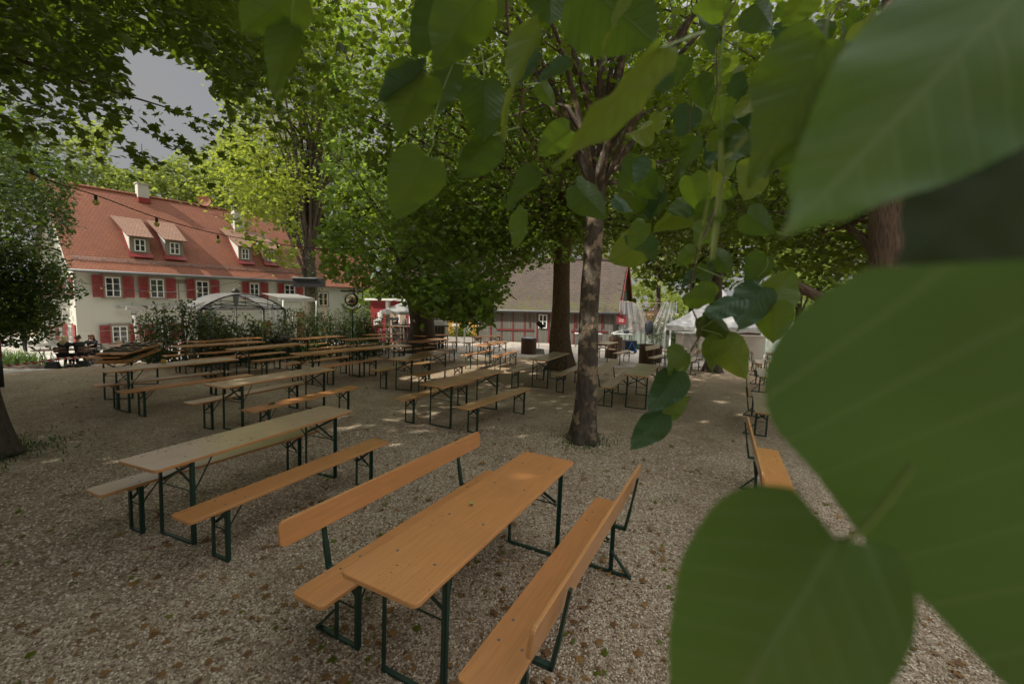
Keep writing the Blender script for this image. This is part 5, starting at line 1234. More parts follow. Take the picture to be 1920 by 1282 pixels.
# black box with slanted lid fixed on the hedge tree
c = dep((580, 530), dC-.5); bx = empty('black_box', tuple(c), .1, 'wide black box with a grey slanted lid fixed to the ivied tree', 'box')
w_ = 54*dC/FPX; MB().box((0, 0, 0), (w_, .5, .55)).build('body', M['black'], bx, None, .01); MB().box((-w_*.12, -.06, .30), (w_*.8, .7, .03), 0, Matrix.Rotation(.12, 3, 'X')).build('lid', M['metalgrey'], bx)
c = dep((607, 560), dC+.3); zg = float(terr(c[0], c[1])); tag(MB().tube([(0, 0, zg-c[2]), (0, 0, 1.0)], .035, 8).build('timber_pole', M['yellow'], None, tuple(c)), 'thin ochre pole standing right of the ivied tree', 'pole')
# arched garden frame with white sheet
P0_ = at((380, 676)); P1_ = at((536, 666)); dd = (P1_-P0_); La = float(np.hypot(*dd[:2])); aa = math.atan2(dd[1], dd[0])
ar = empty('arched_pavilion', tuple(P0_), aa, 'arched garden pavilion of black tubes under a white sheet', 'pavilion')
hz = float(dep((380, 580), d_(P0_))[2]-P0_[2]); dp_ = 1.7; RI = 30*d_(P0_)/FPX
for x in (0, La):
    for y in (0, dp_): MB().tube([(x, y, -.3), (x, y, hz)], .05, 8).build('post', M['black'], ar)
mb = MB()
def arc(y, rise, z0=hz, n=18): return [(La*k/n, y, z0+rise*math.sin(PI*k/n)**.8) for k in range(n+1)]
for y in (0, dp_): mb.tube(arc(y, RI), .022, 6); mb.tube(arc(y, RI*.5), .014, 6); mb.tube(arc(y, RI*.22), .014, 6); mb.tube([(0, y, hz), (La, y, hz)], .018, 6)
for k in (0, 5, 9, 13, 18):
    a, b = arc(0, RI)[k], arc(dp_, RI)[k]; mb.tube([a, b], .018, 6)
for k in (4, 9, 14): mb.tube([arc(0, RI*.22)[k], arc(0, RI)[k]], .010, 6)
for x in (.35, La-.35): mb.tube([(x*1., 0, hz+.05+.1*math.sin(a)) if 0 else (x+.09*math.cos(a), 0, hz+.12+.09*math.sin(a)) for a in np.linspace(0, 5.2, 12)], .014, 5)
mb.build('arch_frame', M['black'], ar)
mb = MB(); a_, b_ = arc(.06, RI+.03), arc(dp_+.1, RI+.03)
for k in range(18): mb.quad([a_[k], a_[k+1], b_[k+1], b_[k]], 0, None)
mb.build('sheet', M['tentclear'], ar)
n = 6
for x in (.25, La-.25):
    mb = MB()
    for k in range(n): mb.quad([(x+.1*k-.3, .06+.08*(k % 2), hz+.1), (x+.1*k-.2, .06+.08*((k+1) % 2), hz+.1), (x+.06*k-.1, .06+.08*((k+1) % 2), .6), (x+.06*k-.16, .06+.08*(k % 2), .6)])
    mb.build('curtain', M['tentclear'], ar)
ln_s = .62; ln = empty('lantern', tuple(dep((442, 553), d_(P0_)+2.2)), 0, 'grey lantern head above the arched pavilion', 'lantern')
mb = MB(); mb.lathe([(.12, -.5), (.2, .12), (.23, .13)], 6); mb.build('glass_body', M['metalgrey'], ln); MB().lathe([(.3, .13), (.12, .28), (.03, .36), (0, .37)], 6).build('cap', M['rust'], ln); ln.scale = (.62, .62, .8)
MB().tube([(0, 0, -2.6), (0, 0, -.5)], .035, 6).build('pole', M['rust'], ln)
# awning over the yard right of the arch, white
c = dep((560, 556), d_(P1_)+1.5); aw = empty('awning', tuple(c), aa, 'long flat white awning between pavilion and ivied tree', 'awning')
mb = MB(); mb.add([(-1.1, -.6, -.05), (.35, -.6, -.06), (.35, .8, .1), (-1.1, .8, .1), (-1.1, -.6, -.18), (.35, -.6, -.19)], [(0, 1, 2, 3), (4, 5, 1, 0)]); mb.build('fabric', M['tent'], aw)
for x in (-1.0, .3): MB().tube([(x, -.5, -3.0), (x, -.8, -.15)], .03, 6).build('pole', M['white'], aw)
# grill, counters, plastic screen, tarps, wood stack at right
P = at((1313, 676)); gr = empty('masonry_grill', tuple(P), 0, 'pale masonry grill block left of the slim dark trunk', 'grill')
MB().box((0, .5, .62), (1.75, 1.0, 1.24)).build('body', simple('pale brick', (.40, .36, .31), .85, .2, 3, 40, .5), gr, None, .02)
MB().box((0, .5, 1.28), (1.85, 1.1, .08)).build('top_slab', M['concrete'], gr)
for k in range(5): MB().box((.72, -.006, .2+.2*k), (.16, .02, .12)).build('vent_hole', M['black'], gr)
MB().box((.45, .45, 1.62), (.95, .7, .6)).build('hood', M['white'], gr)
P = at((1392, 672)); ctr = empty('white_counter', tuple(P), 0, 'beige panelled counter right of the slim dark trunk', 'counter')
MB().box((0, .4, .62), (2.3, .8, 1.24)).build('front_panel', simple('beige panel', (.46, .42, .36), .7, .08), ctr); MB().box((0, .4, 1.27), (2.4, .9, .06)).build('top', M['white'], ctr)
MB().box((.5, .4, 1.38), (1.0, .5, .16)).build('drawer_box', M['brownwood'], ctr)
P = at((1460, 668)); sc1 = empty('plastic_screen', tuple(P+np.array([.2, .6, 0])), .0, 'clear plastic wind screen panels on thin posts at right', 'screen')
for k in range(4): MB().box((-1.4+k*1.15, 0, 1.1), (1.1, .012, 2.1)).build('panel', M['film'], sc1)
for k in range(5): MB().box((-1.97+k*1.15, 0, 1.08), (.045, .045, 2.2)).build('post', M['metalgrey'], sc1)
MB().box((.33, 0, 2.19), (4.7, .05, .04)).build('rail', M['metalgrey'], sc1)
P = at((1215, 655)); P = P+np.array([.45, 1.2, 0]); tp = empty('tarp_screen', tuple(P), 0, 'torn milky tarp hung as a curtain beside the shed gable', 'tarp')
def cloth(poly_rows, mat, name, par, amp=.10, nx=24, nz=12):
    (x0a, x1a, z1), (x0b, x1b, z0) = poly_rows; mb = MB(); V_ = []
    for i in range(nz+1):
        t = i/nz; xa = x0a*(1-t)+x0b*t; xb = x1a*(1-t)+x1b*t; z = z1*(1-t)+z0*t
        V_.append([(xa+(xb-xa)*k/nx, amp*math.sin(k*1.1+i*.15)*(.4+.6*t)+.05*math.sin(k*2.7), z+.05*math.sin(k*.9)*(1-t)) for k in range(nx+1)])
    for i in range(nz):
        for k in range(nx): mb.quad([V_[i+1][k], V_[i+1][k+1], V_[i][k+1], V_[i][k]])
    return mb.build(name, mat, par)
cloth(((-2.0, -.75, 3.0), (-2.0, .2, .95)), M['tentclear'], 'left_drape', tp); cloth(((.75, 1.55, 3.0), (-.05, 1.6, .95)), M['tentclear'], 'right_drape', tp)
cloth(((-2.0, 1.55, .95), (-2.0, 1.55, .0)), M['film'], 'lower_sheet', tp, .04)
MB().tube([(-2, 0, 3.0), (-.7, 0, 2.9), (.7, 0, 2.95), (1.6, 0, 3.0)], .02, 6).build('cord', M['rope'], tp)
for x in (-2.05, 1.65): MB().tube([(x, 0, 0), (x, 0, 3.05)], .03, 6).build('post', M['metalgrey'], tp)
db = empty('dark_bag', tuple(P+np.array([-.15, -.15, 1.02])), 0, 'black and blue bundle hanging in the fold of the tarp', 'bundle')
bb = boulder(.42, (0, 0, .3), simple('dark blue bundle', (.012, .016, .024), .6, .5, 9), 'bundle', None, None, (.7, .4, 1.1), 3); bb.parent = db
ws = empty('firewood_stack', tuple(P+np.array([.1, 2.0, 0])), 0, 'stack of split firewood behind the torn tarp', 'firewood')
mb = MB()
for r in range(14):
    for k in range(14): mb.box((-1.2+.18*k+.09*(r % 2), 0, .3+r*.16), (.15, .5+.1*random.random(), .11), 0, Matrix.Rotation(random.uniform(-.2, .2), 3, 'Y'))
mb.build('logs', simple('split logs', (.20, .11, .06), .8, .5, 9), ws); MB().box((0, 0, .15), (2.8, .6, .1)).build('pallet', M['slats'], ws); MB().box((0, 0, 2.62), (3.0, .8, .06)).build('cover_board', M['brownwood'], ws)
shrub(None, 2.3, 2.6, 'broad dark shrub between the marquee legs', 1900, 1, 'elder_shrub', 'lf_shrub', .17, 'oval', 0, at((1283, 664))+np.array([.4, 4.2, 0]))
shrub(None, 1.0, 2.0, 'low green plants behind the plastic sheet', 700, 1, 'elder_shrub', 'lf_linden', .14, 'oval', 0, at((1215, 655))+np.array([-.8, 2.6, 0]))
# lawn blades behind
n = 9000; x = RNG.uniform(8, 24, n); y = RNG.uniform(29, 40, n); pos = np.stack([x, y, terr(x, y)+.03], 1)
gb = leaves('grass', pos, .16*(.6+.8*RNG.random(n)), 'blade', M['lf_grass'], None, .0, (), RNG, -1.6); tag(gb, 'rough green grass behind the shed and tarps', 'grass', None, 'stuff')
n = 22000; a = RNG.uniform(-1.05, .95, n); r = 1.5*(13/1.5)**RNG.random(n); x, y = r*np.sin(a), r*np.cos(a)
k_ = np.sin(x*1.3+.7*np.sin(y*.9))+np.sin(y*1.7+x*.6)+RNG.normal(0, .7, n) > -.2; x, y = x[k_], y[k_]
tag(leaves('leaf_litter', np.stack([x, y, terr(x, y)+.011], 1), .006+.016*RNG.random(len(x))**2, 'blade', simple('brown litter bits', (.075, .042, .022), .9, .4, 3), None, .95, (), RNG, -.45), 'fine brown bud scales and twig bits drifted over the gravel', 'litter', None, 'stuff')
# thin grass at the foot of the mottled trunk
n = 500; pos = np.stack([PA[0]+RNG.normal(0, .28, n), PA[1]+RNG.normal(0, .25, n)], 1); pos = np.c_[pos, terr(pos[:, 0], pos[:, 1])+.005]
tag(leaves('grass_tuft', pos, .05*(.6+.8*RNG.random(n)), 'blade', M['lf_grass'], None, .0, (), RNG, -1.3), 'short thin grass round the foot of the mottled trunk', 'grass', None, 'stuff')
n = 500; pE = at((20, 845)); pos = np.stack([pE[0]+RNG.normal(0, .35, n), pE[1]+RNG.normal(0, .3, n)], 1); pos = np.c_[pos, terr(pos[:, 0], pos[:, 1])+.005]
tag(leaves('grass_tuft', pos, .06*(.6+.8*RNG.random(n)), 'blade', M['lf_grass'], None, .0, (), RNG, -1.3), 'short grass round the foot of the maple at the left edge', 'grass', None, 'stuff')
# fallen leaves on the gravel
n = 3000; a = RNG.uniform(-1.05, .95, n); r = 1.6*(26/1.6)**RNG.random(n); x, y = r*np.sin(a), r*np.cos(a)
pos = np.stack([x, y, terr(x, y)+.012], 1); k_ = RNG.random(n)
tag(leaves('fallen_leaves', pos[k_ < .9], (.022+.045*RNG.random(n)**2)[k_ < .9], 'maple', M['lf_dead'], None, .97, (), RNG, -.45), 'brown and orange leaves scattered over the gravel', 'leaves', None, 'stuff')
tag(leaves('fallen_green_leaves', pos[k_ >= .9], (.03+.03*RNG.random(n))[k_ >= .9], 'maple', M['lf_yellow'], None, .97, (), RNG, -.45), 'yellow green leaves scattered over the gravel', 'leaves', None, 'stuff')

# ------------------------------------------------------------------ festoon lights and barrier tape
def sag(A, B, s, n=24): A = np.array(A); B = np.array(B); return [tuple(A*(1-t)+B*t-np.array([0, 0, s*4*t*(1-t)])) for t in np.linspace(0, 1, n+1)]
def festoon(pts_px, ds, label, bulbs, br=.045, wr=.007):
    P = [dep(p, d) for p, d in zip(pts_px, ds)]; o = empty('string_lights', tuple(P[0]), 0, label, 'string lights'); pts = []
    for i in range(len(P)-1):
        for t in np.linspace(0, 1, 6, endpoint=False):
            p0 = P[max(i-1, 0)]; p1 = P[i]; p2 = P[i+1]; p3 = P[min(i+2, len(P)-1)]
            pts.append(.5*((2*p1)+(-p0+p2)*t+(2*p0-5*p1+4*p2-p3)*t*t+(-p0+3*p1-3*p2+p3)*t**3)-P[0])
    pts.append(P[-1]-P[0]); MB().tube(pts, wr, 6).build('cable', M['black'], o)
    for (px, d) in bulbs:
        c = dep(px, d)-P[0]
        sk = MB(); sk.lathe([(br*.42, 0), (br*.5, br*1.3), (br*.4, br*1.8)], 10, 0, tuple(c+np.array([0, 0, br*.8]))); sk.build('socket', M['black'], o)
        MB().lathe([(0, -br), (br*.6, -br*.8), (br, 0), (br*.85, br*.5), (br*.45, br*.95)], 12, 0, tuple(c)).build('bulb', M['bulb'], o)
festoon([(40, 318), (110, 345), (185, 368), (300, 410), (415, 440), (525, 458), (600, 466), (700, 466), (800, 463)], [7, 7.6, 8.4, 9.6, 10.8, 12, 12.8, 14, 15.5], 'thick black cable with big yellow bulbs hanging before the farmhouse roof',
        [((60, 333), 7.2), ((180, 380), 8.3), ((294, 421), 9.5), ((409, 452), 10.7), ((521, 470), 11.9), ((630, 478), 13), ((732, 474), 14.5)], .055, .011)
festoon([(115, 520), (190, 537), (260, 545), (330, 547), (420, 533), (470, 522), (513, 513), (560, 490), (600, 465)], [19, 20, 21, 21, 20.5, 20, 19.5, 19, 18.5], 'thin cable with tiny bulbs crossing the farmhouse front',
        [((190, 541), 20), ((283, 549), 21), ((370, 546), 21), ((449, 535), 20.2), ((513, 517), 19.5)], .045, .012)
def tape(pts, label, w=.07):
    P = [np.array(p) for p in pts]; o = None; mb = MB(); L = 0
    for i in range(len(P)-1):
        a, b = P[i], P[i+1]; l = float(np.linalg.norm(b-a)); n = 10; 
        for k in range(n):
            t0, t1 = k/n, (k+1)/n; tw0, tw1 = .6*math.sin(5*(L+t0*l)), .6*math.sin(5*(L+t1*l))
            p, q = a+(b-a)*t0, a+(b-a)*t1
            w0 = np.array([0, math.sin(tw0), math.cos(tw0)])*w/2; w1 = np.array([0, math.sin(tw1), math.cos(tw1)])*w/2
            mb.quad([p-w0-P[0], q-w1-P[0], q+w1-P[0], p+w0-P[0]], 0, [((L+t0*l), 0), ((L+t1*l), 0), ((L+t1*l), .1), ((L+t0*l), .1)])
        L += l
    ob = mb.build('barrier_tape', M['tape'], None, tuple(P[0])); return tag(ob, label, 'tape', 'red and white barrier tapes')
dT = d_(at((3, 720)))
tape([dep((2, 687), 14.5), dep((60, 680), 14.8), dep((120, 672), 15.2), dep((186, 667), 15.6)], 'upper red and white tape in front of the seated women', .085)
tape([dep((2, 706), 13.0), dep((60, 700), 13), dep((120, 692), 13.0), dep((196, 686), 13)], 'middle slack red and white tape over the gravel at left', .05)
tape([dep((4, 713), 12.0), dep((60, 709), 12), dep((120, 703), 12), dep((188, 696), 12)], 'lowest slack red and white tape over the gravel at left', .05)
tape([dep((292, 676), 14.5), dep((330, 662), 13.8), dep((352, 645), 13.2)], 'tape running up to the corner of the taped table', .07)
tape([dep((292, 655), 15), dep((325, 648), 14.4), dep((355, 639), 14)], 'upper tape in front of the large hedge shrub', .07)
tape([dep((326, 645), 14.2), dep((325, 652), 14.2), dep((330, 660), 14.2)], 'knotted red end of tape hanging before the hedge shrub', .09)
bp = empty('barrier_post', tuple(at((1, 725))), 0, 'red topped post holding the barrier tapes at the left edge', 'post'); MB().tube([(0, 0, 0), (0, 0, .62)], .06, 8).build('stem', M['black'], bp); MB().tube([(0, 0, .62), (0, 0, 1.0)], .06, 8).build('top', M['redbright'], bp)

# ------------------------------------------------------------------ people
def skinmesh(name, V, E, Rr, mat, parent, root=0, sub=2):
    me = bpy.data.meshes.new(name); me.from_pydata(V, E, []); o = link(name, me, mat, parent)
    sk = o.modifiers.new('skin', 'SKIN'); sk.use_smooth_shade = True
    for i, v in enumerate(me.skin_vertices[0].data): v.radius = Rr[i] if isinstance(Rr[i], tuple) else (Rr[i], Rr[i]); v.use_root = (i == root)
    su = o.modifiers.new('sub', 'SUBSURF'); su.levels = 1; su.render_levels = sub; return o
def person(P, rz, label, pose, top, legs, hair, hs='long', shoe='black', armL=((-.24, .08, 1.0), (-.20, .34, .88), (-.06, .50, .86)), armR=((.24, .08, 1.0), (.20, .34, .88), (.06, .50, .86)), lean=.06, sc=1., bare=False):
    o = empty('person', tuple(P), rz, label, 'person'); o.scale = (sc, sc, sc)
    dz = 0 if pose == 'sit' else .42
    hip = (0, 0, .52+dz); ch = (0, lean*.7, .86+dz); sh = (0, lean, 1.02+dz); nk = (0, lean*1.1, 1.10+dz); hd = (0, lean*1.3+.01, 1.20+dz); ht = (0, lean*1.2, 1.30+dz)
    if pose == 'sit': kn = lambda s: (s*.12, .43, .50); ft = lambda s: (s*.13, .38, .08); th = lambda s: (s*.10, .05, .50)
    else: kn = lambda s: (s*.10, .03, .50); ft = lambda s: (s*.11, 0, .08); th = lambda s: (s*.10, 0, .88)
    up = lambda a: tuple((x, y, z+dz) for x, y, z in a)
    aL, aR = up(armL), up(armR)
    V = [hip, ch, sh, nk, hd, ht]; E_ = [(0, 1), (1, 2), (2, 3), (3, 4), (4, 5)]; R_ = [(.12, .09), (.11, .08), (.09, .06), .045, (.085, .10), (.07, .085)]
    def add(p, r, par): V.append(p); R_.append(r); E_.append((par, len(V)-1)); return len(V)-1
    for s in (-1, 1):
        a = add(th(s), .085, 0); b = add(kn(s), .058, a); c = add(ft(s), .038, b); add((ft(s)[0], ft(s)[1]+.14, .035), .035, c)
    for s, arm in ((-1, aL), (1, aR)):
        shp = add((s*.15, lean, 1.0+dz), .045, 2); el = add(tuple(np.array(arm[0])*.5+np.array(arm[1])*.5*1.), .042, shp); wr = add(arm[1], .028, el); 
        d = Vector(arm[2])-Vector(arm[1]); d.normalize(); h = add(tuple(Vector(arm[1])+d*.06), (.038, .02), wr)
        sd = d.cross(Vector((0, 0, 1))).normalized()
        for k in range(4): f1 = add(tuple(Vector(arm[1])+d*.11+sd*(k-1.5)*.021), .0085, h); add(tuple(Vector(arm[1])+d*(.15+.012*(1.5-abs(k-1.5)))+sd*(k-1.5)*.022-Vector((0, 0, .018))), .0075, f1)
        add(tuple(Vector(arm[1])+d*.07-sd*.05*s), .010, h)
    skinmesh('body', V, E_, R_, M['skin'], o)
    # nose and ears
    f = MB(); hx, hy, hz = hd
    f.add([(hx-.014, hy+.085, hz-.005), (hx+.014, hy+.085, hz-.005), (hx, hy+.125, hz-.01), (hx, hy+.085, hz+.045)], [(0, 1, 2), (1, 3, 2), (3, 0, 2)]); 
    for s in (-1, 1): f.lathe([(.0, -.028), (.014, -.01), (.014, .015), (0, .028)], 6, 0, (hx+s*.088, hy, hz+.005))
    f.build('nose_and_ears', M['skin'], o)
    e = MB()
    for s in (-1, 1): e.lathe([(0, -.009), (.011, 0), (0, .009)], 6, 0, (hx+s*.034, hy+.088, hz+.035))
    e.build('eyes', M['black'], o); MB().box((hx, hy+.094, hz-.042), (.045, .01, .008)).build('mouth', simple('lips', (.30, .08, .07), .5), o)
    # jacket or dress
    V = [(0, -.01, .50+dz), ch, sh, (0, lean*1.05, 1.09+dz)]; E_ = [(0, 1), (1, 2), (2, 3)]; R_ = [(.18, .14), (.175, .135), (.175, .125), (.085, .08)]
    for s, arm in ((-1, aL), (1, aR)):
        a = add((s*.175, lean, 1.0+dz), .066, 2); b = add(tuple(np.array(arm[0])*.5+np.array(arm[1])*.5), .054, a)
        if not bare: add(arm[1], .042, b)
    skinmesh('jacket', V, E_, R_, M[top], o)
    V = [(0, 0, .54+dz)]; E_ = []; R_ = [(.16, .125)]
    for s in (-1, 1): a = add(th(s), .096, 0); b = add(kn(s), .07, a); add((ft(s)[0], ft(s)[1], .16), .05, b)
    skinmesh('trousers', V, E_, R_, M[legs], o)
    s_ = MB()
    for s in (-1, 1): s_.prism([(x+ft(s)[0], y*1.35+ft(s)[1]+.05) for x, y in rrect(.09, .19, .035)], 0, .07)
    s_.build('shoes', M[shoe], o, None, .01)
    # hair: cap plus falling strands
    bm = bmesh.new(); bmesh.ops.create_icosphere(bm, subdivisions=3, radius=1)
    for v in bm.verts:
        c = v.co.copy(); k = 1+.10*mnoise.noise(c*4); low = -.15 if hs == 'short' else -.35
        z = max(c.z, low if c.y < .15 else .25+.4*(c.y-.15)); v.co = Vector((hx+c.x*.108*k, hy-.016+c.y*.118*k, hz+.035+z*.112*k))
    me = bpy.data.meshes.new('hair'); bm.to_mesh(me); bm.free(); me.polygons.foreach_set('use_smooth', [True]*len(me.polygons)); link('hair', me, M[hair], o)
    if hs == 'long':
        h = MB()
        for i in range(46):
            a = PI*(-.08)-(PI*.84)*random.random(); x, y = math.cos(a)*.095, math.sin(a)*.10; L = random.uniform(.26, .36)
            h.tube([(hx+x, hy+y, hz+.05), (hx+x*1.25, hy+y*1.2-.01, hz-.09), (hx+x*1.45+random.gauss(0, .02), hy+y*1.25-.02, hz-L)], [.022, .02, .006], 5)
        h.build('long_hair', M[hair], o)
    if hs == 'bun': boulder(.05, (hx, hy-.10, hz+.13), M[hair], 'hair_bun', None, None, (1, 1, 1), 3, 2).parent = o
    return o
tabP = at((118, 688)); tabP = np.array(tabP)
def cafe_table(P, rz, w, l, label, mat='brownwood'):
    o = empty('cafe_table', tuple(P), rz, label, 'table', 'cafe tables before the farmhouse')
    MB().prism(rrect(l, w, .03), .71, .74).build('tabletop', M[mat], o)
    for s in (-1, 1):
        mb = MB(); mb.bar((s*(l/2-.2), -w*.4, 0), (s*(l/2-.2), w*.4, .70), .025, .025); mb.bar((s*(l/2-.2)+.03, w*.4, 0), (s*(l/2-.2)+.03, -w*.4, .70), .025, .025); mb.build('cross_legs', M['rust'], o)
    return o
def fold_chair(P, rz, label):
    o = empty('folding_chair', tuple(P), rz, label, 'chair', 'folding slatted cafe chairs')
    s = MB()
    for k in range(5): s.box((0, -.16+k*.08, .45), (.40, .065, .018))
    s.build('seat', M['brownwood'], o); b = MB()
    for k in range(2): b.box((0, -.235-.02*k, .70+k*.13), (.42, .016, .085))
    b.build('backrest', M['brownwood'], o)
    for sx in (-1, 1):
        l = MB(); l.bar((sx*.20, .18, 0), (sx*.20, -.26, .88), .012, .022); l.bar((sx*.18, -.22, 0), (sx*.18, .16, .44), .012, .022); l.build('side_frame', M['rust'], o)
    return o
ux = np.array([math.cos(.5), math.sin(.5), 0]); uy = np.array([-math.sin(.5), math.cos(.5), 0])
def gz(P): P = np.array(P, float); P[2] = float(terr(P[0], P[1]))+.012; return P
T0 = gz(at((126, 690))+np.array([-.1, .75, 0]))
cafe_table(T0-ux*.5, .5, .75, 1.9, 'dark cafe table with glasses where three women sit')
for k, (a, b, h_, c) in enumerate(((-1.0, .1, .2, 'white'), (-.8, -.1, .12, 'concrete'), (.1, .1, .13, 'metalgrey'), (-.55, .15, .16, 'white'))):
    tag(MB().lathe([(.035, 0), (.04, h_*.6), (.03, h_)], 10).build('cup', M[c], None, tuple(T0+ux*a+uy*b+np.array([0, 0, .745]))), ('tall white jar at the left end of the women\'s table', 'small grey glass next to the tall white jar', 'grey glass in front of the blonde woman', 'white menu cup in the middle of the women\'s table')[k], 'cup')
Pw = gz(at((121, 689)))
person(Pw, .35, 'woman with long blonde hair in black seen from behind at the cafe table', 'sit', 'darkcloth', 'darkcloth', 'blonde', 'long', 'white')
fold_chair(Pw+np.array([0, -.0, 0]), .35, 'brown slatted folding chair under the blonde woman')
Pw2 = gz(T0+ux*.15+uy*.85); person(Pw2, .5+PI-.2, 'woman with auburn hair in black facing the camera across the cafe table', 'sit', 'darkcloth', 'darkcloth', 'auburn', 'long')
Pw3 = gz(at((152, 688))); person(Pw3, 1.35, 'woman with tied up brown hair in a black jacket leaning over the table', 'sit', 'darkcloth', 'darkcloth', 'brownhair', 'bun')
fold_chair(Pw2, .5+PI-.2, 'folding chair under the auburn haired woman'); fold_chair(Pw3, 1.35, 'folding chair under the woman in the black jacket')
Pm = gz(at((30, 672))+np.array([-.9, 1.6, 0])); dm = dep((46, 630), d_(Pm)-.0); Pm = gz([dm[0], dm[1], 0])
person(Pm, 2.7, 'white haired person in dark clothes standing behind the iris clump', 'stand', 'darkcloth', 'darkcloth', 'whitehair', 'short', sc=.93)
Pb = at((731, 650))+np.array([0, 1.0, 0]); person(gz(Pb), PI-.2, 'bartender in dark clothes standing behind the slatted counter', 'stand', 'darkcloth', 'darkcloth', 'brownhair', 'short', sc=.98)
def handbag(px, label, w=.42, h=.26):
    o = empty('handbag', lp(px), .2, label, 'bag', 'black bags on the ground')
    MB().prism([(-w/2, -.1), (w/2, -.1), (w/2, .1), (-w/2, .1)], 0, h, 0, None, lambda x, y, z: (x*(1-.25*z/h), y*(1-.5*z/h), z)).build('body', M['leather'], o, None, .02)
    MB().tube([(math.cos(a)*w*.3, 0, h-.01+math.sin(a)*.14) for a in np.linspace(0, PI, 10)], .01, 6).build('strap', M['leather'], o)
handbag((99, 691), 'black handbag on the ground left of the blonde woman', .5, .3); handbag((156, 688), 'black handbag on the ground under the woman with tied hair', .5, .28)
# cafe set near the wall
Q = gz(at((236, 676))); cafe_table(Q, .9, .7, 1.3, 'reddish cafe table in front of the lit ground floor window')
for px, rz, lab in (((206, 681), -.9, 'folding chair left of the reddish cafe table'), ((243, 672), 2.4, 'folding chair behind the reddish cafe table near the wall'), ((272, 675), 1.9, 'folding chair at the right of the reddish cafe table'), ((216, 672), 2.9, 'folding chair close to the house wall by the window')):
    fold_chair(gz(at(px)), rz, lab)
boulder(.35, tuple(gz(at((292, 678)))+np.array([0, 0, .2])), M['black'], 'covered_grill', 'low black covered bundle left of the big hedge shrub', 'bundle', (1.3, .8, .7), 5)
for i, (px, s_) in enumerate((((168, 681), .34), ((177, 682), .28), ((184, 680), .25))):
    P = gz(at(px)); o = empty('flower_pot', tuple(P), 0, ('big dark flower pot by the house wall right of the women', 'middle flower pot by the house wall', 'smallest flower pot by the house wall')[i], 'flower pot', 'pots by the house wall')
    MB().lathe([(s_*.5, 0), (s_*.7, s_*.8), (s_*.75, s_*.85), (s_*.6, s_*.86)], 14).build('pot', M['concrete'], o)
    pos = P+RNG.normal(0, 1, (160, 3))*np.array([.14, .14, .12])+np.array([0, 0, s_+.15]); f_ = leaves('foliage', pos, .07*(.6+.6*RNG.random(160)), 'heart', M['lf_shrub'], None, .2); f_.parent = o; f_.matrix_parent_inverse = Matrix.Translation(-Vector(P))
c = hp(hu(176, 650)[0], -.06, hu(176, 650)[1]); sg = empty('paper_sign', c, HAZ, 'pale blue paper notice with faint lines fixed to the house wall', 'sign')
MB().box((0, 0, 0), (.52, .015, .36)).build('sheet', simple('pale blue paper', (.55, .60, .68), .7, .04), sg)
for k in range(5): MB().box((-.02*(k % 2), -.011, .12-.055*k), (.38-.06*(k % 3), .004, .014)).build('text_line', simple('blue ink', (.2, .28, .45), .6), sg)
rp = MB().tube([hp(-6, -.3, 0.05), hp(1, -.35, -.14), hp(9, -.35, -.05)], .012, 5).build('rope', M['rope'], None); tag(rp, 'thin rope strung level along the front of the farmhouse', 'rope')

# ------------------------------------------------------------------ the linden branch right before the lens
def near_leaf(par, b, t, wpx, d, dt=0., roll=0., mat='nl', curl=.12, fold=.25, name='leaf', lob=1., asym=0., ser=.035):
    B = dep(b, d); T = dep(t, d+dt); a = T-B; L = float(np.linalg.norm(a)); a = a/L
    v = (B+T)/2-EYE; v /= np.linalg.norm(v); s = np.cross(a, v); s /= np.linalg.norm(s); n = np.cross(s, a)
    cr, sr = math.cos(roll), math.sin(roll); s, n = s*cr+n*sr, n*cr-s*sr
    Wd = wpx*(d+dt*.5)/FPX/2/max(.35, abs(cr))
    nu, nv = 56, 12; V = []; UV = []; p1, p2, p3 = (random.random()*6.28 for _ in range(3)); tw = random.gauss(0, .35) if d > .3 else 0; rip = .03 if d > .3 else .020
    s0, n0 = s, n
    for i in range(nu+1):
        u = i/nu; ca, sa = math.cos(tw*(u-.4)), math.sin(tw*(u-.4)); s = s0*ca+n0*sa; n = n0*ca-s0*sa
        w = (math.sin(PI*min(1, u*1.02)**.58)**.72) if 0 < u < .98 else 0.
        w = w*(1-.18*u)*1.06
        if u > .88: w = w*(1-(u-.88)/.12)**.5*.8+.012
        if i == nu: w = .0
        for j in range(nv+1):
            q = (j/nv)*2-1; ed = abs(q)
            saw = 1+ser*((i*1.0) % 2-.5)*(ed > .99)*(0 < i < nu)
            x = u-.10*lob*ed**1.4*(1-u)**4*(1 if w > .05 else 0)+0.0
            y = q*w*saw*(1+asym*(1 if q > 0 else -1))
            z = fold*abs(y)*Wd/L-curl*((u-.35)**2)*1.0-.10*curl*math.sin(q*2.2+u*4)+rip*math.sin(u*11+p1+q*1.5)*ed*ed+rip*.5*math.sin(u*23+p2+q*3)*ed+.02*(rip/.03)*math.sin(u*5+p3)
            P = B+a*(x*L)+s*(y*Wd)+n*(z*L); V.append(tuple(P)); UV.append((u, .5+q*w*.5))
    F = []; U = []
    for i in range(nu):
        for j in range(nv):
            k = i*(nv+1)+j; f = (k, k+1, k+nv+2, k+nv+1); F.append(f)
    me = bpy.data.meshes.new(name); me.from_pydata([tuple(Vector(p)-par.location) for p in V], [], F); ul = me.uv_layers.new(name='UVMap')
    for l in me.loops: ul.data[l.index].uv = UV[l.vertex_index]
    me.polygons.foreach_set('use_smooth', [True]*len(F)); me.update()
    o = link(name, me, M[mat], par); return o
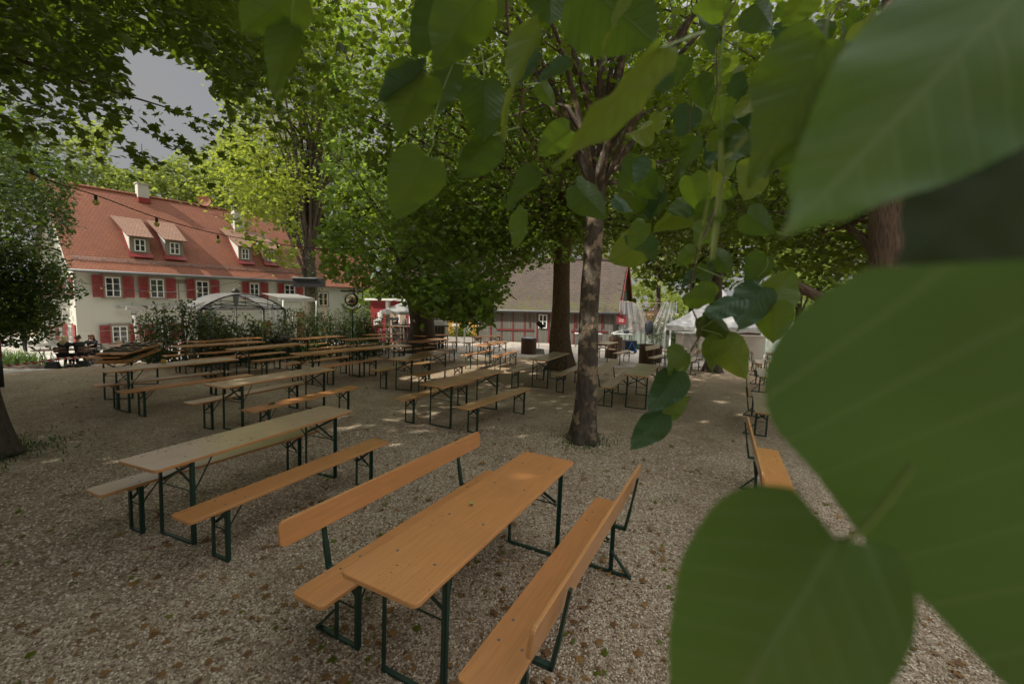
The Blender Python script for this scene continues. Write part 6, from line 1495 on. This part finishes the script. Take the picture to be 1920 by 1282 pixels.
def stem(par, pts, rad, mat='twig', name='twig'):
    P = [Vector(dep(p[:2], p[2]))-par.location for p in pts]
    Q = []
    for i in range(len(P)-1):
        for k in range(5):
            t = k/5; p0 = P[max(i-1, 0)]; p1 = P[i]; p2 = P[i+1]; p3 = P[min(i+2, len(P)-1)]
            Q.append(.5*((2*p1)+(-p0+p2)*t+(2*p0-5*p1+4*p2-p3)*t*t+(-p0+3*p1-3*p2+p3)*t**3))
    Q.append(P[-1]); rr = np.interp(np.linspace(0, 1, len(Q)), np.linspace(0, 1, len(rad)), rad); return MB().tube(Q, list(rr), 8).build(name, M[mat], par)
br1 = empty('linden_branch', tuple(dep((900, -60), .75)), 0, 'overhanging linden branch with big heart shaped leaves at the top centre', 'branch', 'linden branches before the lens')
stem(br1, [(960, -80, .8), (950, 0, .85), (958, 85, .88), (980, 160, .9), (975, 238, .92), (1005, 290, .95), (1035, 345, 1.0)], [.0035, .0028, .0024, .002, .0014, .0008])
stem(br1, [(960, -60, .8), (925, 10, .8), (905, 30, .78)], [.003, .002, .0015]); 
L1_ = [((903, -12), (803, 136), 112, .62, .02, .35, 'nl', .15), ((845, -30), (772, 112), 92, .72, .02, -.2, 'nl_dark', .1), ((797, 138), (738, 258), 104, .70, .03, .45, 'nl', .2), ((792, 132), (697, 192), 40, .70, -.02, 1.0, 'nl_blue', .25),
       ((850, 120), (818, 218), 62, .76, 0, .3, 'nl_dark', .1), ((1007, 55), (916, 252), 34, .68, 0, 1.05, 'nl_bright', .3), ((908, 150), (909, 268), 92, .80, .02, .1, 'nl_dark', .1), ((1010, 97), (963, 162), 34, .85, .0, .6, 'nl_blue', .2),
       ((1066, 118), (1003, 152), 26, .85, .0, .5, 'nl_blue', .2), ((922, 256), (860, 338), 72, .84, .03, -.5, 'nl_dark', .25), ((800, 293), (740, 416), 104, .72, .02, .2, 'nl', .08), ((1070, 243), (1004, 294), 56, .9, .03, .4, 'nl', .15),
       ((1012, 156), (1040, 204), 32, .95, 0, .3, 'nl', .1), ((1008, 318), (944, 400), 40, .9, .02, .7, 'nl_dark', .2), ((1092, -30), (1236, 90), 170, .55, .0, .2, 'nl_dark', .1), ((1035, -40), (1030, 54), 100, .68, 0, .0, 'nl_dark', .1),
       ((1078, 346), (1138, 412), 62, .95, .03, .45, 'nl_dark', .2), ((1236, 92), (1045, 328), 70, .42, .02, -.75, 'nl_bright', .14), ((1185, -8), (1120, 106), 15, .5, .0, 1.3, 'nl_bright', .2), ((940, -30), (905, 50), 64, .85, 0, .2, 'nl', .1),
       ((985, 395), (962, 470), 38, 1.2, 0, .6, 'nl', .1), ((1215, 300), (1185, 345), 34, 1.1, 0, .4, 'nl_blue', .2), ((1210, 418), (1178, 470), 40, 1.1, 0, .3, 'nl', .15), ((1150, 372), (1190, 398), 22, 1.1, 0, .8, 'nl_blue', .1)]
for b, t, w, d, dt, ro, m_, cu in L1_: near_leaf(br1, b, t, w, d, dt, ro, m_, cu)
for a in ([(905, 30, .78), (905, 0, .68), (903, -12, .62)], [(850, 118, .76), (830, 125, .72), (797, 138, .70)], [(958, 85, .88), (900, 120, .82), (850, 118, .76)], [(810, 240, .74), (812, 270, .73), (800, 293, .72)], [(850, 118, .76), (826, 180, .75), (810, 240, .74)], [(980, 160, .9), (1000, 158, .93), (1012, 156, .95)], [(890, 60, .84), (905, 110, .82), (908, 150, .8)], [(975, 238, .92), (950, 245, .88), (922, 256, .84)], [(1005, 290, .95), (1040, 260, .92), (1070, 243, .9)], [(960, 80, .8), (990, 60, .75), (1007, 55, .68)], [(1320, 60, .5), (1280, 75, .46), (1236, 92, .42)]):
    stem(br1, a, [.0014, .001, .001], 'petiole', 'petiole')
br2 = empty('linden_branch', tuple(dep((480, -60), .62)), 0, 'tip of a linden branch with two leaves hanging at the top left', 'branch', 'linden branches before the lens')
near_leaf(br2, (552, -22), (448, 62), 120, .60, .0, .15, 'nl', .15); near_leaf(br2, (546, 50), (508, 192), 56, .62, .02, .55, 'nl', .3)
stem(br2, [(600, -120, .6), (552, -60, .6), (551, -10, .6), (546, 52, .62)], [.002, .0015, .001, .001], 'petiole', 'petiole')
br3 = empty('linden_branch', tuple(dep((1330, 300), .9)), 0, 'long hanging linden twig with clustered leaves over the benches, right of centre', 'branch', 'linden branches before the lens')
stem(br3, [(1360, 330, 1.0), (1330, 420, .98), (1306, 480, .96), (1294, 560, .95), (1313, 617, .95), (1303, 645, .95), (1290, 668, .95)], [.0028, .0024, .002, .0018, .0018, .0016, .0016])
stem(br3, [(1290, 668, .95), (1280, 690, .94), (1268, 700, .93), (1262, 735, .93), (1242, 776, .92)], [.0014, .0012, .001, .001], 'petiole', 'petiole')
stem(br3, [(1313, 617, .95), (1350, 627, .94), (1357, 636, .94)], [.0012, .001, .001], 'petiole', 'petiole')
L3_ = [((1338, 556), (1272, 560), 50, .93, -.03, .5, 'nl', .25), ((1388, 562), (1314, 594), 44, .92, -.02, -.6, 'nl_blue', .3), ((1430, 538), (1376, 622), 74, .93, .0, .25, 'nl_blue', .25), ((1438, 482), (1398, 535), 52, .95, .02, .4, 'nl_dark', .15),
       ((1450, 566), (1484, 500), 74, .95, .02, .1, 'nl', .06), ((1450, 567), (1449, 645), 70, .93, .0, .05, 'nl', .08), ((1287, 661), (1246, 702), 52, .94, -.02, .45, 'nl', .3), ((1354, 633), (1330, 697), 48, .94, .02, .6, 'nl', .3),
       ((1357, 635), (1400, 712), 66, .93, .0, .25, 'nl_bright', .2), ((1270, 697), (1216, 776), 64, .92, .0, -.3, 'nl_blue', .22), ((1242, 774), (1294, 746), 36, .92, .02, .5, 'nl', .2), ((1243, 776), (1180, 845), 56, .91, .0, -.2, 'nl_blue', .25),
       ((1320, 590), (1383, 637), 54, .96, .02, .6, 'nl_dark', .3), ((1322, 495), (1326, 538), 36, .98, 0, .4, 'nl_dark', .15), ((1303, 512), (1275, 542), 20, .97, 0, .7, 'nl_blue', .2), ((1305, 470), (1262, 500), 34, .99, 0, .5, 'nl', .2),
       ((1340, 475), (1372, 512), 44, .98, 0, .4, 'nl_dark', .2), ((1330, 425), (1300, 462), 44, 1., 0, .5, 'nl', .2), ((1400, 400), (1452, 440), 56, .9, 0, .3, 'nl_dark', .15), ((1330, 590), (1300, 650), 12, .96, 0, 1.2, 'nl', .2)]
for b, t, w, d, dt, ro, m_, cu in L3_: near_leaf(br3, b, t, w, d, dt, ro, m_, cu)
for a in ([(1313, 617, .95), (1338, 600, .94), (1388, 562, .92)], [(1306, 500, .96), (1400, 540, .95), (1450, 566, .95)], [(1294, 560, .95), (1315, 556, .94), (1338, 556, .93)], [(1388, 545, .95), (1420, 535, .94), (1430, 538, .93)], [(1420, 520, .96), (1438, 500, .95), (1438, 482, .95)], [(1303, 645, .95), (1295, 655, .95), (1287, 661, .94)]):
    stem(br3, a, [.0011, .0009, .0009], 'petiole', 'petiole')
# middle distance hanging foliage, leaf by leaf
br4 = empty('linden_branch', tuple(dep((1330, 0), 1.3)), 0, 'bunch of smaller linden leaves hanging between the top centre and the giant leaf', 'branch', 'linden branches before the lens')
for a in ([(1420, -60, 1.3), (1350, 60, 1.3), (1340, 200, 1.3), (1290, 330, 1.35)], [(1340, 120, 1.3), (1300, 170, 1.4), (1285, 290, 1.4), (1230, 380, 1.45)], [(1620, -60, 1.3), (1540, 60, 1.3), (1460, 180, 1.3), (1400, 330, 1.3), (1385, 420, 1.3)], [(1290, -60, 1.2), (1295, 40, 1.25), (1250, 120, 1.35)], [(1460, 180, 1.3), (1560, 250, 1.3), (1600, 330, 1.35)]): stem(br4, a, [.0028, .002, .0014, .0008])
rs2 = random.Random(5); cnt = 0
while cnt < 92:
    x, y = rs2.uniform(1170, 1640), rs2.uniform(-30, 470)
    if x > 1250+ (470-y)*1.4 or x < 1330-(y+40)*.42: continue
    dd_ = rs2.uniform(1.15, 2.0); L = 90*(.72+.5*rs2.random())/dd_; a = rs2.gauss(PI/2+.35, .6); t = (x+L*math.cos(a), y+L*math.sin(a))
    near_leaf(br4, (x, y), t, L*rs2.uniform(.55, .92), dd_, rs2.uniform(-.04, .06), rs2.gauss(0, .6), rs2.choice(['nl', 'nl', 'nl_dark', 'nl_dark', 'nl_blue', 'nl_bright']), rs2.uniform(.05, .3)); cnt += 1
# the giant leaves a hand's width from the lens
br5 = empty('linden_branch', tuple(dep((1900, 300), .2)), 0, 'linden branch with giant blurred leaves filling the right side', 'branch', 'linden branches before the lens')
near_leaf(br5, (1546, 76), (1396, 352), 138, .38, .03, .6, 'nl', .14); near_leaf(br5, (1560, 90), (1440, 340), 120, .40, .03, -.3, 'nl_dark', .1)
near_leaf(br5, (2010, -110), (1462, 452), 400, .17, .012, -.25, 'nl_sheen', .10, ser=.01)
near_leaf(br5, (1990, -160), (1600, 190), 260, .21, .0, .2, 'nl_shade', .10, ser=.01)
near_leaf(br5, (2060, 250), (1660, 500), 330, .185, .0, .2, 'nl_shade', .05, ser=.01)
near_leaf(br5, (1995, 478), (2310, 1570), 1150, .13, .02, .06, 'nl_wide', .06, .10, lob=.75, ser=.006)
near_leaf(br5, (1572, 1012), (1265, 1500), 375, .165, .0, -.1, 'nl_sheen', .10, .16, asym=-.2, ser=.01)
stem(br5, [(1548, -60, .38), (1550, 20, .38), (1546, 78, .38)], [.0012, .0011, .001], 'petiole', 'petiole')
stem(br5, [(1715, 870, .155), (1620, 990, .16), (1572, 1012, .165)], [.0011, .0011, .001], 'petiole', 'petiole')
stem(br5, [(2100, -60, .19), (2110, 200, .16), (1995, 478, .13)], [.0025, .002, .0015])
for pts_, w in (([(1352, 255, .45), (1352, 330, .45), (1345, 410, .45), (1335, 492, .45)], .0027), ([(1338, 300, .46), (1330, 365, .46), (1318, 430, .47), (1310, 470, .47)], .0014), ([(1430, 232, .42), (1405, 250, .43), (1375, 285, .45), (1352, 300, .45)], .0018)):
    P_ = [dep(p[:2], p[2]) for p in pts_]; mb = MB(); Vr = []
    for i, p in enumerate(P_):
        v = (p-EYE)/np.linalg.norm(p-EYE); d = P_[min(i+1, len(P_)-1)]-P_[max(i-1, 0)]; s = np.cross(d, v); s /= np.linalg.norm(s); ww = w*(.7+.6*math.sin(PI*(i+.3)/len(P_))); o_ = np.array(br5.location)
        Vr.append((p-s*ww-o_, p-o_+v*.0015, p+s*ww-o_))
    for i in range(len(Vr)-1):
        mb.quad([Vr[i][0], Vr[i][1], Vr[i+1][1], Vr[i+1][0]]); mb.quad([Vr[i][1], Vr[i][2], Vr[i+1][2], Vr[i+1][1]])
    ob = mb.build('bract', M['bract'], br5); sf = ob.modifiers.new('s', 'SUBSURF'); sf.levels = 1; sf.render_levels = 2
stem(br5, [(1360, 40, .46), (1348, 150, .45), (1355, 258, .45)], [.0007, .0007, .0007], 'petiole', 'petiole')
